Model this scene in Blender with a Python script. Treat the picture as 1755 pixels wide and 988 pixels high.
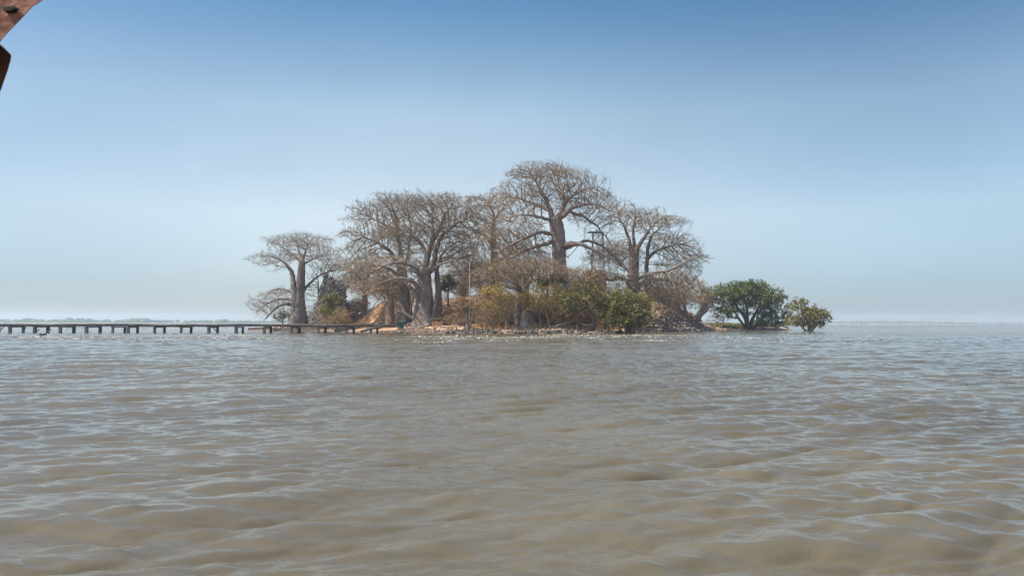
import bpy, math, random
import numpy as np
from mathutils import Vector, Matrix, Euler
R = math.radians
for o in list(bpy.data.objects): bpy.data.objects.remove(o)
S = bpy.context.scene
COL = S.collection
# ------------------------------------------------------------------ camera
H_CAM = 1.4
F = 1272.0                     # focal length in photo pixels (photo 1755 x 988)
cam = bpy.data.cameras.new('camera'); camo = bpy.data.objects.new('camera', cam); COL.objects.link(camo)
cam.sensor_width = 36.0; cam.lens = F/1755*36.0; cam.clip_start = 0.05; cam.clip_end = 20000
camo.location = (0, 0, H_CAM)
camo.rotation_euler = (Matrix.Rotation(R(90+2.737), 4, 'X') @ Matrix.Rotation(R(0.098), 4, 'Z')).to_euler()
cam.dof.use_dof = True; cam.dof.focus_distance = 60; cam.dof.aperture_fstop = 20
S.camera = camo
CM = np.array((Matrix.Rotation(R(90+2.737), 3, 'X') @ Matrix.Rotation(R(0.098), 3, 'Z')))
def at(px, py, Y):
    v = CM @ np.array([(px-877.5)/F, (494-py)/F, -1.0])
    return np.array([v[0]/v[1]*Y, Y, H_CAM + v[2]/v[1]*Y])
# ------------------------------------------------------------------ sky, sun
SUN_EL, SUN_AZ = 52.0, 12.0    # azimuth: degrees from due left toward the camera side
s = Vector((-math.cos(R(SUN_EL))*math.cos(R(SUN_AZ)), -math.cos(R(SUN_EL))*math.sin(R(SUN_AZ)), math.sin(R(SUN_EL))))
W = bpy.data.worlds.new("World"); S.world = W; W.use_nodes = True
nt = W.node_tree; bg = nt.nodes['Background']
sky = nt.nodes.new('ShaderNodeTexSky'); sky.sky_type = 'NISHITA'; sky.sun_disc = False
sky.sun_elevation = R(SUN_EL); sky.sun_rotation = math.atan2(s.x, s.y)
sky.air_density = 1.0; sky.dust_density = 0.8; sky.ozone_density = 2.0; sky.altitude = 0
# sky tint by height; both sides darkened like lens falloff, overhead brightened
tcw = nt.nodes.new('ShaderNodeTexCoord'); sep = nt.nodes.new('ShaderNodeSeparateXYZ'); nt.links.new(tcw.outputs['Generated'], sep.inputs[0])
rw = nt.nodes.new('ShaderNodeValToRGB'); nt.links.new(sep.outputs['Z'], rw.inputs[0]); ew = rw.color_ramp.elements
ew[0].position = 0.0; ew[0].color = (.37, .42, .51, 1); ew[1].position = 1.0; ew[1].color = (1.2, 1.15, 1.05, 1)
for p_, c_ in ((.05, (.49, .50, .56)), (.14, (.93, .77, .65)), (.27, (.91, .81, .66)), (.42, (.27, .49, .545)), (.54, (1, 1, .94))):
    e_ = ew.new(p_); e_.color = (*c_, 1)
mrw = nt.nodes.new('ShaderNodeMapRange'); mrw.interpolation_type = 'SMOOTHSTEP'; mrw.inputs[1].default_value = .02; mrw.inputs[2].default_value = .62
abx = nt.nodes.new('ShaderNodeMath'); abx.operation = 'ABSOLUTE'; shx = nt.nodes.new('ShaderNodeMath'); shx.operation = 'ADD'; shx.inputs[1].default_value = .08; nt.links.new(sep.outputs['X'], shx.inputs[0]); nt.links.new(shx.outputs[0], abx.inputs[0]); nt.links.new(abx.outputs[0], mrw.inputs[0])
mw = nt.nodes.new('ShaderNodeMix'); mw.data_type = 'RGBA'; mw.inputs[6].default_value = (1, 1, 1, 1); mw.inputs[7].default_value = (.66, .76, .85, 1); nt.links.new(mrw.outputs[0], mw.inputs[0])
m1w = nt.nodes.new('ShaderNodeMix'); m1w.data_type = 'RGBA'; m1w.blend_type = 'MULTIPLY'; m1w.inputs[0].default_value = 1; nt.links.new(sky.outputs[0], m1w.inputs[6]); nt.links.new(rw.outputs[0], m1w.inputs[7])
m2w = nt.nodes.new('ShaderNodeMix'); m2w.data_type = 'RGBA'; m2w.blend_type = 'MULTIPLY'; m2w.inputs[0].default_value = 1; nt.links.new(m1w.outputs[2], m2w.inputs[6]); nt.links.new(mw.outputs[2], m2w.inputs[7])
# very faint dusty streaks
mpw = nt.nodes.new('ShaderNodeMapping'); mpw.inputs['Scale'].default_value = (1, 1, 2.2); mpw.inputs['Rotation'].default_value = (0, .12, 0); nt.links.new(tcw.outputs['Generated'], mpw.inputs[0])
nzw = nt.nodes.new('ShaderNodeTexNoise'); nzw.inputs['Scale'].default_value = 2.6; nzw.inputs['Detail'].default_value = 5; nt.links.new(mpw.outputs[0], nzw.inputs['Vector'])
mrn = nt.nodes.new('ShaderNodeMapRange'); mrn.inputs[1].default_value = .35; mrn.inputs[2].default_value = .7; mrn.inputs[3].default_value = .97; mrn.inputs[4].default_value = 1.07; nt.links.new(nzw.outputs['Fac'], mrn.inputs[0])
vmw = nt.nodes.new('ShaderNodeVectorMath'); vmw.operation = 'SCALE'; nt.links.new(m2w.outputs[2], vmw.inputs[0]); nt.links.new(mrn.outputs[0], vmw.inputs['Scale'])
nt.links.new(vmw.outputs[0], bg.inputs['Color']); bg.inputs['Strength'].default_value = 0.14
sun = bpy.data.lights.new('sun', 'SUN'); suno = bpy.data.objects.new('sun', sun); COL.objects.link(suno)
sun.energy = 4.4; sun.angle = R(0.6); sun.color = (1.0, 0.95, 0.86)
suno.rotation_euler = s.to_track_quat('Z', 'Y').to_euler(); suno.location = (0, 0, 60)
S.view_settings.view_transform = 'Standard'; S.view_settings.look = 'None'
S.view_settings.gamma = 1.0; S.view_settings.exposure = 0.82; S.view_settings.use_curve_mapping = False
S.render.engine = 'CYCLES'
S.cycles.max_bounces = 6; S.cycles.volume_bounces = 1; S.cycles.transparent_max_bounces = 8

# ------------------------------------------------------------------ helpers
rng = np.random.default_rng(7)
random.seed(7)
def tag(o, label=None, cat=None, group=None, kind=None):
    if label: o['label'] = label
    if cat: o['category'] = cat
    if group: o['group'] = group
    if kind: o['kind'] = kind
    return o
def empty(name, loc, label=None, cat=None, group=None):
    o = bpy.data.objects.new(name, None); COL.objects.link(o); o.location = tuple(loc); o.empty_display_size = .3
    return tag(o, label, cat, group)
def link(name, me, mat, parent=None, smooth=False):
    o = bpy.data.objects.new(name, me); COL.objects.link(o)
    if mat is not None: me.materials.append(mat)
    if parent is not None:
        o.parent = parent; o.matrix_parent_inverse = Matrix.Translation(parent.location).inverted() if parent.type == 'EMPTY' else Matrix.Identity(4)
    if smooth: me.polygons.foreach_set('use_smooth', [True]*len(me.polygons))
    return o
def mesh_arr(name, V, Fq):
    """V (n,3), Fq (m,k) array of equal-size faces"""
    V = np.asarray(V, np.float32); Fq = np.asarray(Fq, np.int32)
    me = bpy.data.meshes.new(name); m, k = Fq.shape
    me.vertices.add(len(V)); me.vertices.foreach_set('co', V.ravel())
    me.loops.add(m*k); me.loops.foreach_set('vertex_index', Fq.ravel())
    me.polygons.add(m); me.polygons.foreach_set('loop_start', np.arange(0, m*k, k, dtype=np.int32))
    me.polygons.foreach_set('loop_total', np.full(m, k, np.int32))
    me.update(calc_edges=True); me.validate()
    return me
class MB:
    """collects shapes in world space and links them as one mesh"""
    def __init__(s): s.v = []; s.f = []; s.n = 0
    def add(s, V, Fs):
        s.v += [tuple(map(float, p)) for p in V]; s.f += [tuple(i+s.n for i in f) for f in Fs]; s.n += len(V); return s
    def box(s, c, d, rot=None, jit=0.0, taper=1.0):
        hx, hy, hz = d[0]/2, d[1]/2, d[2]/2
        V = []
        for z in (-1, 1):
            t = taper if z > 0 else 1.0
            for x, y in ((-1, -1), (1, -1), (1, 1), (-1, 1)):
                V.append(Vector((x*hx*t+random.uniform(-jit, jit), y*hy*t+random.uniform(-jit, jit), z*hz+random.uniform(-jit, jit))))
        if rot is not None:
            M = Euler(rot).to_matrix(); V = [M @ v for v in V]
        V = [v+Vector(c) for v in V]
        return s.add(V, [(3, 2, 1, 0), (4, 5, 6, 7), (0, 1, 5, 4), (1, 2, 6, 5), (2, 3, 7, 6), (3, 0, 4, 7)])
    def tube(s, pts, rad, k=8, noise=0.0, lobes=0.0, nl=5, ph=0.0):
        pts = np.asarray(pts, float); n = len(pts); rad = np.broadcast_to(np.asarray(rad, float), (n,))
        V = []; Fs = []; u = None
        for i in range(n):
            d = pts[min(i+1, n-1)]-pts[max(i-1, 0)]; d /= (np.linalg.norm(d)+1e-9)
            if u is None:
                r = np.array([1., 0, 0]) if abs(d[0]) < .9 else np.array([0, 1., 0])
                u = r - d*np.dot(r, d)
            else: u = u - d*np.dot(u, d)
            u /= np.linalg.norm(u); w = np.cross(d, u)
            for j in range(k):
                a = 2*math.pi*j/k
                rr = rad[i]*(1+random.uniform(-noise, noise)+lobes*math.sin(nl*a+ph+i*.12)*(1-i/n))
                V.append(pts[i]+(u*math.cos(a)+w*math.sin(a))*rr)
        for i in range(n-1):
            for j in range(k):
                a = i*k+j; b = i*k+(j+1) % k
                Fs.append((a, b, b+k, a+k))
        Fs.append(tuple(reversed(range(k)))); Fs.append(tuple(range((n-1)*k, n*k)))
        return s.add(V, Fs)
    def rock(s, c, r, sq=(1, 1, .7)):
        # lumpy stone: jittered icosahedron-like hull
        t = (1+5**.5)/2
        P = np.array([(-1, t, 0), (1, t, 0), (-1, -t, 0), (1, -t, 0), (0, -1, t), (0, 1, t), (0, -1, -t), (0, 1, -t), (t, 0, -1), (t, 0, 1), (-t, 0, -1), (-t, 0, 1)], float)
        P /= np.linalg.norm(P[0]); P *= np.random.default_rng(random.randrange(10**9)).uniform(.7, 1.15, (12, 1))
        M = np.array(Euler((random.uniform(0, 6), random.uniform(0, 6), random.uniform(0, 6))).to_matrix())
        P = (P @ M.T)*r*np.array(sq)+np.asarray(c)
        I = [(0, 11, 5), (0, 5, 1), (0, 1, 7), (0, 7, 10), (0, 10, 11), (1, 5, 9), (5, 11, 4), (11, 10, 2), (10, 7, 6), (7, 1, 8), (3, 9, 4), (3, 4, 2), (3, 2, 6), (3, 6, 8), (3, 8, 9), (4, 9, 5), (2, 4, 11), (6, 2, 10), (8, 6, 7), (9, 8, 1)]
        return s.add(P, I)
    def build(s, name, mat, parent=None, smooth=False):
        me = bpy.data.meshes.new(name); me.from_pydata(s.v, [], s.f); me.update()
        return link(name, me, mat, parent, smooth)

# ------------------------------------------------------------------ materials
def mat(name, cols, scale=3.0, rough=.9, detail=6, bump=0.0, bscale=None, island=False, spec=.3, stretch=None, trans=0.0):
    """cols: list of rgb; noise blends between them"""
    m = bpy.data.materials.new(name); m.use_nodes = True; t = m.node_tree; b = t.nodes['Principled BSDF']
    b.inputs['Roughness'].default_value = rough; b.inputs['Specular IOR Level'].default_value = spec
    tc = t.nodes.new('ShaderNodeTexCoord'); src = tc.outputs['Object']
    if stretch:
        mp = t.nodes.new('ShaderNodeMapping'); mp.inputs['Scale'].default_value = stretch; t.links.new(src, mp.inputs[0]); src = mp.outputs[0]
    n = t.nodes.new('ShaderNodeTexNoise'); n.inputs['Scale'].default_value = scale; n.inputs['Detail'].default_value = detail
    n.inputs['Roughness'].default_value = .65
    t.links.new(src, n.inputs['Vector'])
    fac = n.outputs['Fac']
    if island:
        g = t.nodes.new('ShaderNodeNewGeometry')
        mx = t.nodes.new('ShaderNodeMix'); mx.inputs[0].default_value = .35
        t.links.new(g.outputs['Random Per Island'], mx.inputs[2]); t.links.new(fac, mx.inputs[3]); fac = mx.outputs[0]
    cr = t.nodes.new('ShaderNodeValToRGB'); e = cr.color_ramp.elements
    lo, hi = (.05, .95) if island else (.33, .67)
    e[0].position = lo; e[0].color = (*cols[0], 1); e[1].position = hi; e[1].color = (*cols[-1], 1)
    for i, c in enumerate(cols[1:-1]):
        el = e.new(lo+(hi-lo)*(i+1)/(len(cols)-1)); el.color = (*c, 1)
    t.links.new(fac, cr.inputs[0]); t.links.new(cr.outputs[0], b.inputs['Base Color'])
    if trans:
        tr = t.nodes.new('ShaderNodeBsdfTranslucent'); t.links.new(cr.outputs[0], tr.inputs[0])
        ms = t.nodes.new('ShaderNodeMixShader'); ms.inputs[0].default_value = trans
        t.links.new(b.outputs[0], ms.inputs[1]); t.links.new(tr.outputs[0], ms.inputs[2])
        t.links.new(ms.outputs[0], t.nodes['Material Output'].inputs['Surface'])
    if bump:
        n2 = t.nodes.new('ShaderNodeTexNoise'); n2.inputs['Scale'].default_value = bscale or scale*3; n2.inputs['Detail'].default_value = 6
        t.links.new(src, n2.inputs['Vector'])
        bp = t.nodes.new('ShaderNodeBump'); bp.inputs['Distance'].default_value = bump
        t.links.new(n2.outputs['Fac'], bp.inputs['Height']); t.links.new(bp.outputs[0], b.inputs['Normal'])
    return m
BARK = mat('baobab_bark', [(.11, .082, .066), (.20, .155, .13), (.34, .275, .235)], 1.2, bump=.08, bscale=3, stretch=(1, 1, .35))
BARK_RED = mat('reddish_bark', [(.17, .11, .085), (.30, .21, .17), (.38, .29, .24)], 1.0, bump=.08, bscale=3, stretch=(1, 1, .35))
TWIG = mat('twig_bark', [(.115, .076, .047), (.24, .168, .108), (.40, .295, .20)], .8)
TWIG_PALE = mat('pale_twig_bark', [(.26, .22, .185), (.40, .345, .30)], .8)
SCRUB = mat('scrub_wood', [(.16, .11, .075), (.33, .24, .17)], 1.0)
DARKWOOD = mat('dark_mangrove_wood', [(.05, .04, .032), (.13, .10, .08)], 2.0)
LEAF_GREEN = mat('mangrove_leaf', [(.03, .045, .010), (.09, .115, .022), (.24, .25, .06)], .6, island=True, rough=.5, trans=.25, spec=.4)
LEAF_OLIVE = mat('olive_leaf', [(.06, .062, .012), (.165, .145, .028), (.36, .30, .075)], .6, island=True, rough=.55, trans=.25, spec=.4)
LEAF_GOLD = mat('golden_leaf', [(.20, .13, .03), (.42, .28, .06), (.62, .46, .12)], .6, island=True, rough=.7, trans=.25)
LEAF_RUST = mat('rusty_leaf', [(.16, .09, .04), (.32, .19, .09), (.48, .33, .16)], .6, island=True, rough=.8, trans=.2)
LEAF_DARK = mat('dark_leaf', [(.012, .02, .008), (.03, .045, .016)], .6, island=True, rough=.6, trans=.1)
WOOD = mat('weathered_wood', [(.06, .05, .045), (.13, .11, .10), (.24, .21, .19)], 3.0, stretch=(.5, 3, 3), bump=.01)
WOOD_TOP = mat('bleached_wood', [(.15, .125, .10), (.28, .24, .20), (.40, .36, .31)], 2.0, stretch=(3, .6, 3), island=True)
STONE = mat('laterite_stone', [(.09, .062, .048), (.22, .16, .125), (.40, .32, .26)], 1.6, island=True, bump=.05)
LITTER = mat('shore_litter', [(.05, .038, .03), (.16, .115, .09), (.36, .27, .21)], 1.6, island=True)
STONE_DARK = mat('wet_dark_stone', [(.025, .02, .018), (.07, .058, .05), (.17, .145, .13)], 1.6, island=True, rough=.7)
STONE_PALE = mat('pale_masonry', [(.14, .10, .08), (.30, .235, .19), (.46, .39, .33)], 1.1, bump=.1)
STONE_BLACK = mat('dark_masonry', [(.06, .048, .04), (.17, .135, .112), (.30, .24, .20)], 1.3, bump=.1)  # dark grey-brown stone, tone varied by noise
STONE_TAN = mat('tan_masonry', [(.20, .13, .085), (.34, .23, .15), (.42, .30, .21)], .9, bump=.08)
BRICK = mat('orange_brick', [(.34, .17, .09), (.52, .30, .18)], 2, island=True)
GRASS = mat('dry_grass_blade', [(.26, .15, .07), (.42, .26, .13), (.55, .37, .20)], .5, island=True, trans=.3)
GRASS_GREEN = mat('short_green_grass', [(.10, .10, .02), (.22, .20, .05)], .5, island=True, trans=.2)
METAL = mat('rusty_steel', [(.07, .055, .05), (.17, .14, .12)], 4, rough=.7)
WHITE = mat('white_paint', [(.55, .55, .52), (.75, .75, .72)], 4, rough=.6)
BINM = mat('green_plastic', [(.035, .085, .065), (.06, .13, .10)], 3, rough=.5)
BLUE = mat('blue_plastic', [(.01, .12, .55), (.02, .2, .75)], 4, rough=.5)
BIRDM = mat('dark_feather', [(.02, .02, .02), (.04, .04, .04)], 4)
CANOPY = mat('red_brown_painted_wood', [(.26, .09, .045), (.55, .24, .14), (.66, .36, .24)], 5, rough=.6, bump=.004, bscale=30)
CANOPY_DARK = mat('dark_stained_wood', [(.05, .025, .018), (.14, .07, .045), (.30, .14, .08)], 9, rough=.6, bump=.003, bscale=30)
HOLE = mat('knot_hole', [(.006, .004, .004), (.03, .015, .01)], 20)

# ------------------------------------------------------------------ water
def ocean_tile(L, N, lmin, lmax, rms, wind, spread, seed, slope=3.4):
    g = np.random.default_rng(seed)
    k1 = np.fft.fftfreq(N, L/N)*2*np.pi; kx, ky = np.meshgrid(k1, k1, indexing='ij'); k = np.hypot(kx, ky); k[0, 0] = 1
    lam = 2*np.pi/k
    c = np.abs(kx*wind[0]+ky*wind[1])/k
    A = k**(-slope/1.0)*np.maximum(c, .0)**spread
    A = A*(1/(1+np.exp((lam-lmax)/(lmax*.12))))*(1/(1+np.exp((lmin-lam)/(lmin*.12)))); A[0, 0] = 0
    h = A*(g.normal(size=(N, N))+1j*g.normal(size=(N, N)))
    z = np.fft.ifft2(h); sc = rms/np.std(z.real)
    dx = np.fft.ifft2(h*(-1j)*kx/k).real*sc; dy = np.fft.ifft2(h*(-1j)*ky/k).real*sc
    return dict(L=L, N=N, z=z.real*sc, dx=dx, dy=dy)
def samp(T, f, x, y, rot=0.0):
    c, s_ = math.cos(rot), math.sin(rot)
    u = (x*c+y*s_)/T['L']*T['N']; v = (-x*s_+y*c)/T['L']*T['N']
    i = np.floor(u).astype(int); j = np.floor(v).astype(int); a = u-i; b = v-j; N = T['N']; A = T[f]
    i0 = i % N; i1 = (i+1) % N; j0 = j % N; j1 = (j+1) % N
    return A[i0, j0]*(1-a)*(1-b)+A[i1, j0]*a*(1-b)+A[i0, j1]*(1-a)*b+A[i1, j1]*a*b
wd = np.array([.18, -1.0]); wd /= np.linalg.norm(wd)
T1 = ocean_tile(89, 512, 1.1, 3.8, .024, wd, 6.0, 1, 2.4)
T2 = ocean_tile(31, 512, .28, 1.2, .0160, wd, 4.0, 2, 2.0)
T3 = ocean_tile(9.7, 512, .09, .42, .0072, wd, 4.0, 3, 2.2)
def lattice(x, y, sc, seed):
    """cheap smooth value noise 0..1"""
    g = np.random.default_rng(seed).random((256, 256)); u = x/sc; v = y/sc
    i = np.floor(u).astype(int); j = np.floor(v).astype(int); a = u-i; b = v-j; a = a*a*(3-2*a); b = b*b*(3-2*b)
    I = i % 256; J = j % 256; I1 = (i+1) % 256; J1 = (j+1) % 256
    return g[I, J]*(1-a)*(1-b)+g[I1, J]*a*(1-b)+g[I, J1]*(1-a)*b+g[I1, J1]*a*b
def sst(x, a, b):
    t = np.clip((x-a)/(b-a), 0, 1); return t*t*(3-2*t)
def make_water():
    rr = [1.2]
    while rr[-1] < 9000:
        r = rr[-1]; g = 1.0032 if r < 110 else (1.012 if r < 400 else 1.08)
        rr.append(r*g)
    rr = np.array(rr)
    an = np.concatenate([np.linspace(-180, -48, 40)[:-1], np.linspace(-48, 48, 900), np.linspace(48, 180, 40)[1:-1]])
    th = np.radians(an); nr, na = len(rr), len(th)
    RR, TH = np.meshgrid(rr, th, indexing='ij')
    x = RR*np.sin(TH); y = RR*np.cos(TH)
    dr = np.gradient(rr)[:, None]*np.ones_like(x)
    w1 = 1-sst(dr, .8, 2.2); w2 = 1-sst(dr, .18, .55); w3 = 1-sst(dr, .06, .17)
    fwd = (np.abs(TH) < math.radians(50))
    w1 = w1*fwd; w2 = w2*fwd; w3 = w3*fwd
    gust = .8+.45*lattice(x, y, 9, 11); gust2 = .8+.6*lattice(x, y, 3.1, 12)
    # breakers: a ragged line of choppy tidal rips about 65 m out
    px = 877.5+F*x/np.maximum(y, 1)
    line = 66+4*np.sin(x*.11)+2.5*np.sin(x*.37+1)
    env = sst(px, 640, 760)*(1-.7*sst(px, 1150, 1300))*(1-sst(px, 1380, 1500))+.55*(1-sst(px, 350, 640))+.35
    br = (np.exp(-((y-line)/4.0)**2)+.8*np.exp(-((y-line-11)/3.5)**2)+.6*np.exp(-((y-line+9)/3.0)**2))*np.clip(env, 0, 1)
    br += .8*np.exp(-((y-86-2*np.sin(x*.2))/5.0)**2)*sst(px, 880, 960)*(1-sst(px, 1120, 1240))
    br += .5*np.exp(-((y-100)/14)**2)*sst(px, 1420, 1500)
    patch = lattice(x*.4, y*1.0, 2.2, 21)*.6+lattice(x*.6, y, .9, 22)*.4
    brp = br*sst(patch, .32, .62)
    z = samp(T1, 'z', x, y)*w1*gust+samp(T2, 'z', x, y, .15)*w2*gust2*(1+1.6*brp)+samp(T3, 'z', x, y, -.12)*w3*gust2
    z += .17*brp*w2*(samp(T2, 'z', x*1.7, y*1.7, 1.0)/.0165*.45+.15)
    lam = 1.25
    dx = lam*(samp(T1, 'dx', x, y)*w1*gust+samp(T2, 'dx', x, y, .15)*w2*gust2)
    dy = lam*(samp(T1, 'dy', x, y)*w1*gust+samp(T2, 'dy', x, y, .15)*w2*gust2)
    crest = z/.045
    fo = brp*sst(crest, -.8, 1.1)*1.75
    # stray whitecaps
    fo = fo+sst(crest, 2.1, 2.7)*sst(lattice(x, y, 1.3, 31), .55, .8)*.9*sst(y, 20, 45)
    V = np.stack([x+dx, y+dy, z], -1).reshape(-1, 3)
    idx = np.arange(nr*na).reshape(nr, na)
    a = idx[:-1, :]; b = idx[1:, :]
    a2 = np.roll(a, -1, 1); b2 = np.roll(b, -1, 1)
    Fq = np.stack([a, a2, b2, b], -1).reshape(-1, 4)[:, ::-1]
    # centre disc closed by a fan of quads folded on one centre vertex
    me = mesh_arr('water', V, Fq)
    at_ = me.attributes.new('foam', 'FLOAT', 'POINT'); at_.data.foreach_set('value', np.clip(fo, 0, 1).astype(np.float32).ravel())
    a2_ = me.attributes.new('far', 'FLOAT', 'POINT'); a2_.data.foreach_set('value', (1-w2).astype(np.float32).ravel())
    m = bpy.data.materials.new('muddy_water'); m.use_nodes = True; t = m.node_tree; b = t.nodes['Principled BSDF']
    L = t.links.new; N = t.nodes.new
    tc = N('ShaderNodeTexCoord')
    def noise(scale, detail, vec=None, st=None):
        n = N('ShaderNodeTexNoise'); n.inputs['Scale'].default_value = scale; n.inputs['Detail'].default_value = detail
        src = tc.outputs['Object']
        if st:
            mp = N('ShaderNodeMapping'); mp.inputs['Scale'].default_value = st; mp.inputs['Rotation'].default_value = (0, 0, .15); L(src, mp.inputs[0]); src = mp.outputs[0]
        L(src, n.inputs['Vector']); return n
    n1 = noise(.15, 4); cr = N('ShaderNodeValToRGB'); cr.color_ramp.elements[0].color = (.092, .073, .044, 1); cr.color_ramp.elements[1].color = (.126, .104, .066, 1)
    cr.color_ramp.elements[0].position = .35; cr.color_ramp.elements[1].position = .65
    L(n1.outputs['Fac'], cr.inputs[0])
    fa = N('ShaderNodeAttribute'); fa.attribute_name = 'foam'
    fn = noise(3.6, 8, st=(.45, .9, 1)); fn.inputs['Roughness'].default_value = .75
    ad = N('ShaderNodeMath'); ad.operation = 'ADD'; L(fa.outputs['Fac'], ad.inputs[0])
    sb = N('ShaderNodeMath'); sb.operation = 'MULTIPLY_ADD'; L(fn.outputs['Fac'], sb.inputs[0]); sb.inputs[1].default_value = 3.0; sb.inputs[2].default_value = -2.3
    L(sb.outputs[0], ad.inputs[1])
    gt = N('ShaderNodeMath'); gt.operation = 'GREATER_THAN'; L(fa.outputs['Fac'], gt.inputs[0]); gt.inputs[1].default_value = .04
    mr = N('ShaderNodeMapRange'); mr.inputs[1].default_value = 0.0; mr.inputs[2].default_value = .5; L(ad.outputs[0], mr.inputs[0])
    ml = N('ShaderNodeMath'); ml.operation = 'MULTIPLY'; mr.inputs[4].default_value = .78; L(mr.outputs[0], ml.inputs[0]); L(gt.outputs[0], ml.inputs[1])
    mx = N('ShaderNodeMix'); mx.data_type = 'RGBA'; L(ml.outputs[0], mx.inputs[0]); L(cr.outputs[0], mx.inputs[6]); mx.inputs[7].default_value = (.56, .505, .42, 1)
    L(mx.outputs[2], b.inputs['Base Color'])
    ro = N('ShaderNodeMapRange'); ro.inputs[3].default_value = .02; ro.inputs[4].default_value = .9; L(ml.outputs[0], ro.inputs[0]); L(ro.outputs[0], b.inputs['Roughness'])
    b.inputs['IOR'].default_value = 1.45
    r1 = noise(2.4, 6, st=(1, 2.3, 1)); r1.inputs['Roughness'].default_value = .6
    r2 = noise(14, 4, st=(1, 1.7, 1))
    bp1 = N('ShaderNodeBump'); bp1.inputs['Distance'].default_value = .018; bp1.inputs['Strength'].default_value = .8; L(r1.outputs['Fac'], bp1.inputs['Height'])
    bp2 = N('ShaderNodeBump'); bp2.inputs['Distance'].default_value = .0016; bp2.inputs['Strength'].default_value = .7; L(r2.outputs['Fac'], bp2.inputs['Height']); L(bp1.outputs[0], bp2.inputs['Normal'])
    r0 = noise(.9, 5, st=(1, 2.6, 1)); fr = N('ShaderNodeAttribute'); fr.attribute_name = 'far'
    bp0 = N('ShaderNodeBump'); bp0.inputs['Distance'].default_value = .3; L(fr.outputs['Fac'], bp0.inputs['Strength']); L(r0.outputs['Fac'], bp0.inputs['Height']); L(bp0.outputs[0], bp1.inputs['Normal'])
    L(bp2.outputs[0], b.inputs['Normal'])
    o = link('water', me, m, smooth=True); tag(o, kind='structure'); tag(o, 'brown muddy river water ruffled by short waves', 'water')
    return o
make_water()

# ------------------------------------------------------------------ island terrain
def XY(px, Y): return ((px-877.5)/F*Y, Y)
SHORE = [XY(*p) for p in [(428, 142), (470, 134), (545, 130), (582, 117), (625, 108), (690, 101.5), (780, 99.5), (900, 98.5), (1000, 98.5), (1050, 99.5), (1085, 108), (1105, 128), (1200, 149), (1250, 160), (1290, 163), (1345, 165),
                          (1362, 176), (1300, 196), (1150, 205), (1000, 195), (800, 185), (600, 175), (440, 155)]]
SP = np.array(SHORE)
def sdist(x, y):
    P = np.stack([x, y], -1)[..., None, :]; A = SP; B = np.roll(SP, -1, 0); AB = B-A
    t = np.clip(((P-A)*AB).sum(-1)/(AB**2).sum(-1), 0, 1)
    d = np.sqrt((((A+t[..., None]*AB)-P)**2).sum(-1)).min(-1)
    ins = np.zeros(x.shape, bool)
    for a, b in zip(A, B):
        c = ((a[1] > y) != (b[1] > y)) & (x < (b[0]-a[0])*(y-a[1])/(b[1]-a[1]+1e-12)+a[0]); ins ^= c
    return np.where(ins, d, -d)
MOUNDS = [  # px, Y, rx, ry, height, exponent
    (622, 124, 7.6, 7.5, 5.2, 3.4), (790, 124, 3.8, 5, 4.0, 2.6), (900, 142, 25, 13, 5.4, 4),
    (700, 140, 10, 12, 4.2, 3), (552, 137, 3.2, 4.5, 3.2, 2.4), (1030, 142, 11, 12, 5.4, 3)]
def Hgt(x, y):
    x = np.asarray(x, float); y = np.asarray(y, float); sh = x.shape; x = np.atleast_1d(x); y = np.atleast_1d(y)
    s_ = sdist(x, y)+(lattice(x, y, 2.3, 41)-.5)*1.6
    h = np.where(s_ < 0, np.maximum(.16*s_, -1.2), 1.35*(1-np.exp(-np.maximum(s_, 0)*.135)))
    k = sst(s_, 5, 11)
    m = np.zeros_like(h)
    for px, Y, rx, ry, hh, e in MOUNDS:
        cx, cy = XY(px, Y); r = np.sqrt(((x-cx)/rx)**2+((y-cy)/ry)**2); m = np.maximum(m, hh*np.exp(-r**e))
    m2 = np.zeros_like(h)     # rubble talus runs down to the water
    for px, Y, rx, ry, hh in ((1126, 150, 4.6, 13, 6.2), (1152, 152, 4.6, 12, 4.6), (1176, 154, 4.4, 9, 3.2), (1200, 156, 3.5, 7, 1.2)):
        cx, cy = XY(px, Y); m2 = np.maximum(m2, hh*np.clip(1.12-np.sqrt(((x-cx)/rx)**2+((y-cy)/ry)**2)*.75, 0, 1))
    h = h+np.maximum(m*k, m2*sst(s_, -1, 5))+((lattice(x, y, 1.7, 42)-.5)*.3+(lattice(x, y, .6, 43)-.5)*.12)*sst(s_, 0, 4)
    return h.reshape(sh)
def gz(x, y): return float(Hgt(np.array([x]), np.array([y]))[0])
def ground(px, Y, dz=0):
    x, y = XY(px, Y); return np.array([x, y, gz(x, y)+dz])
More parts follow.
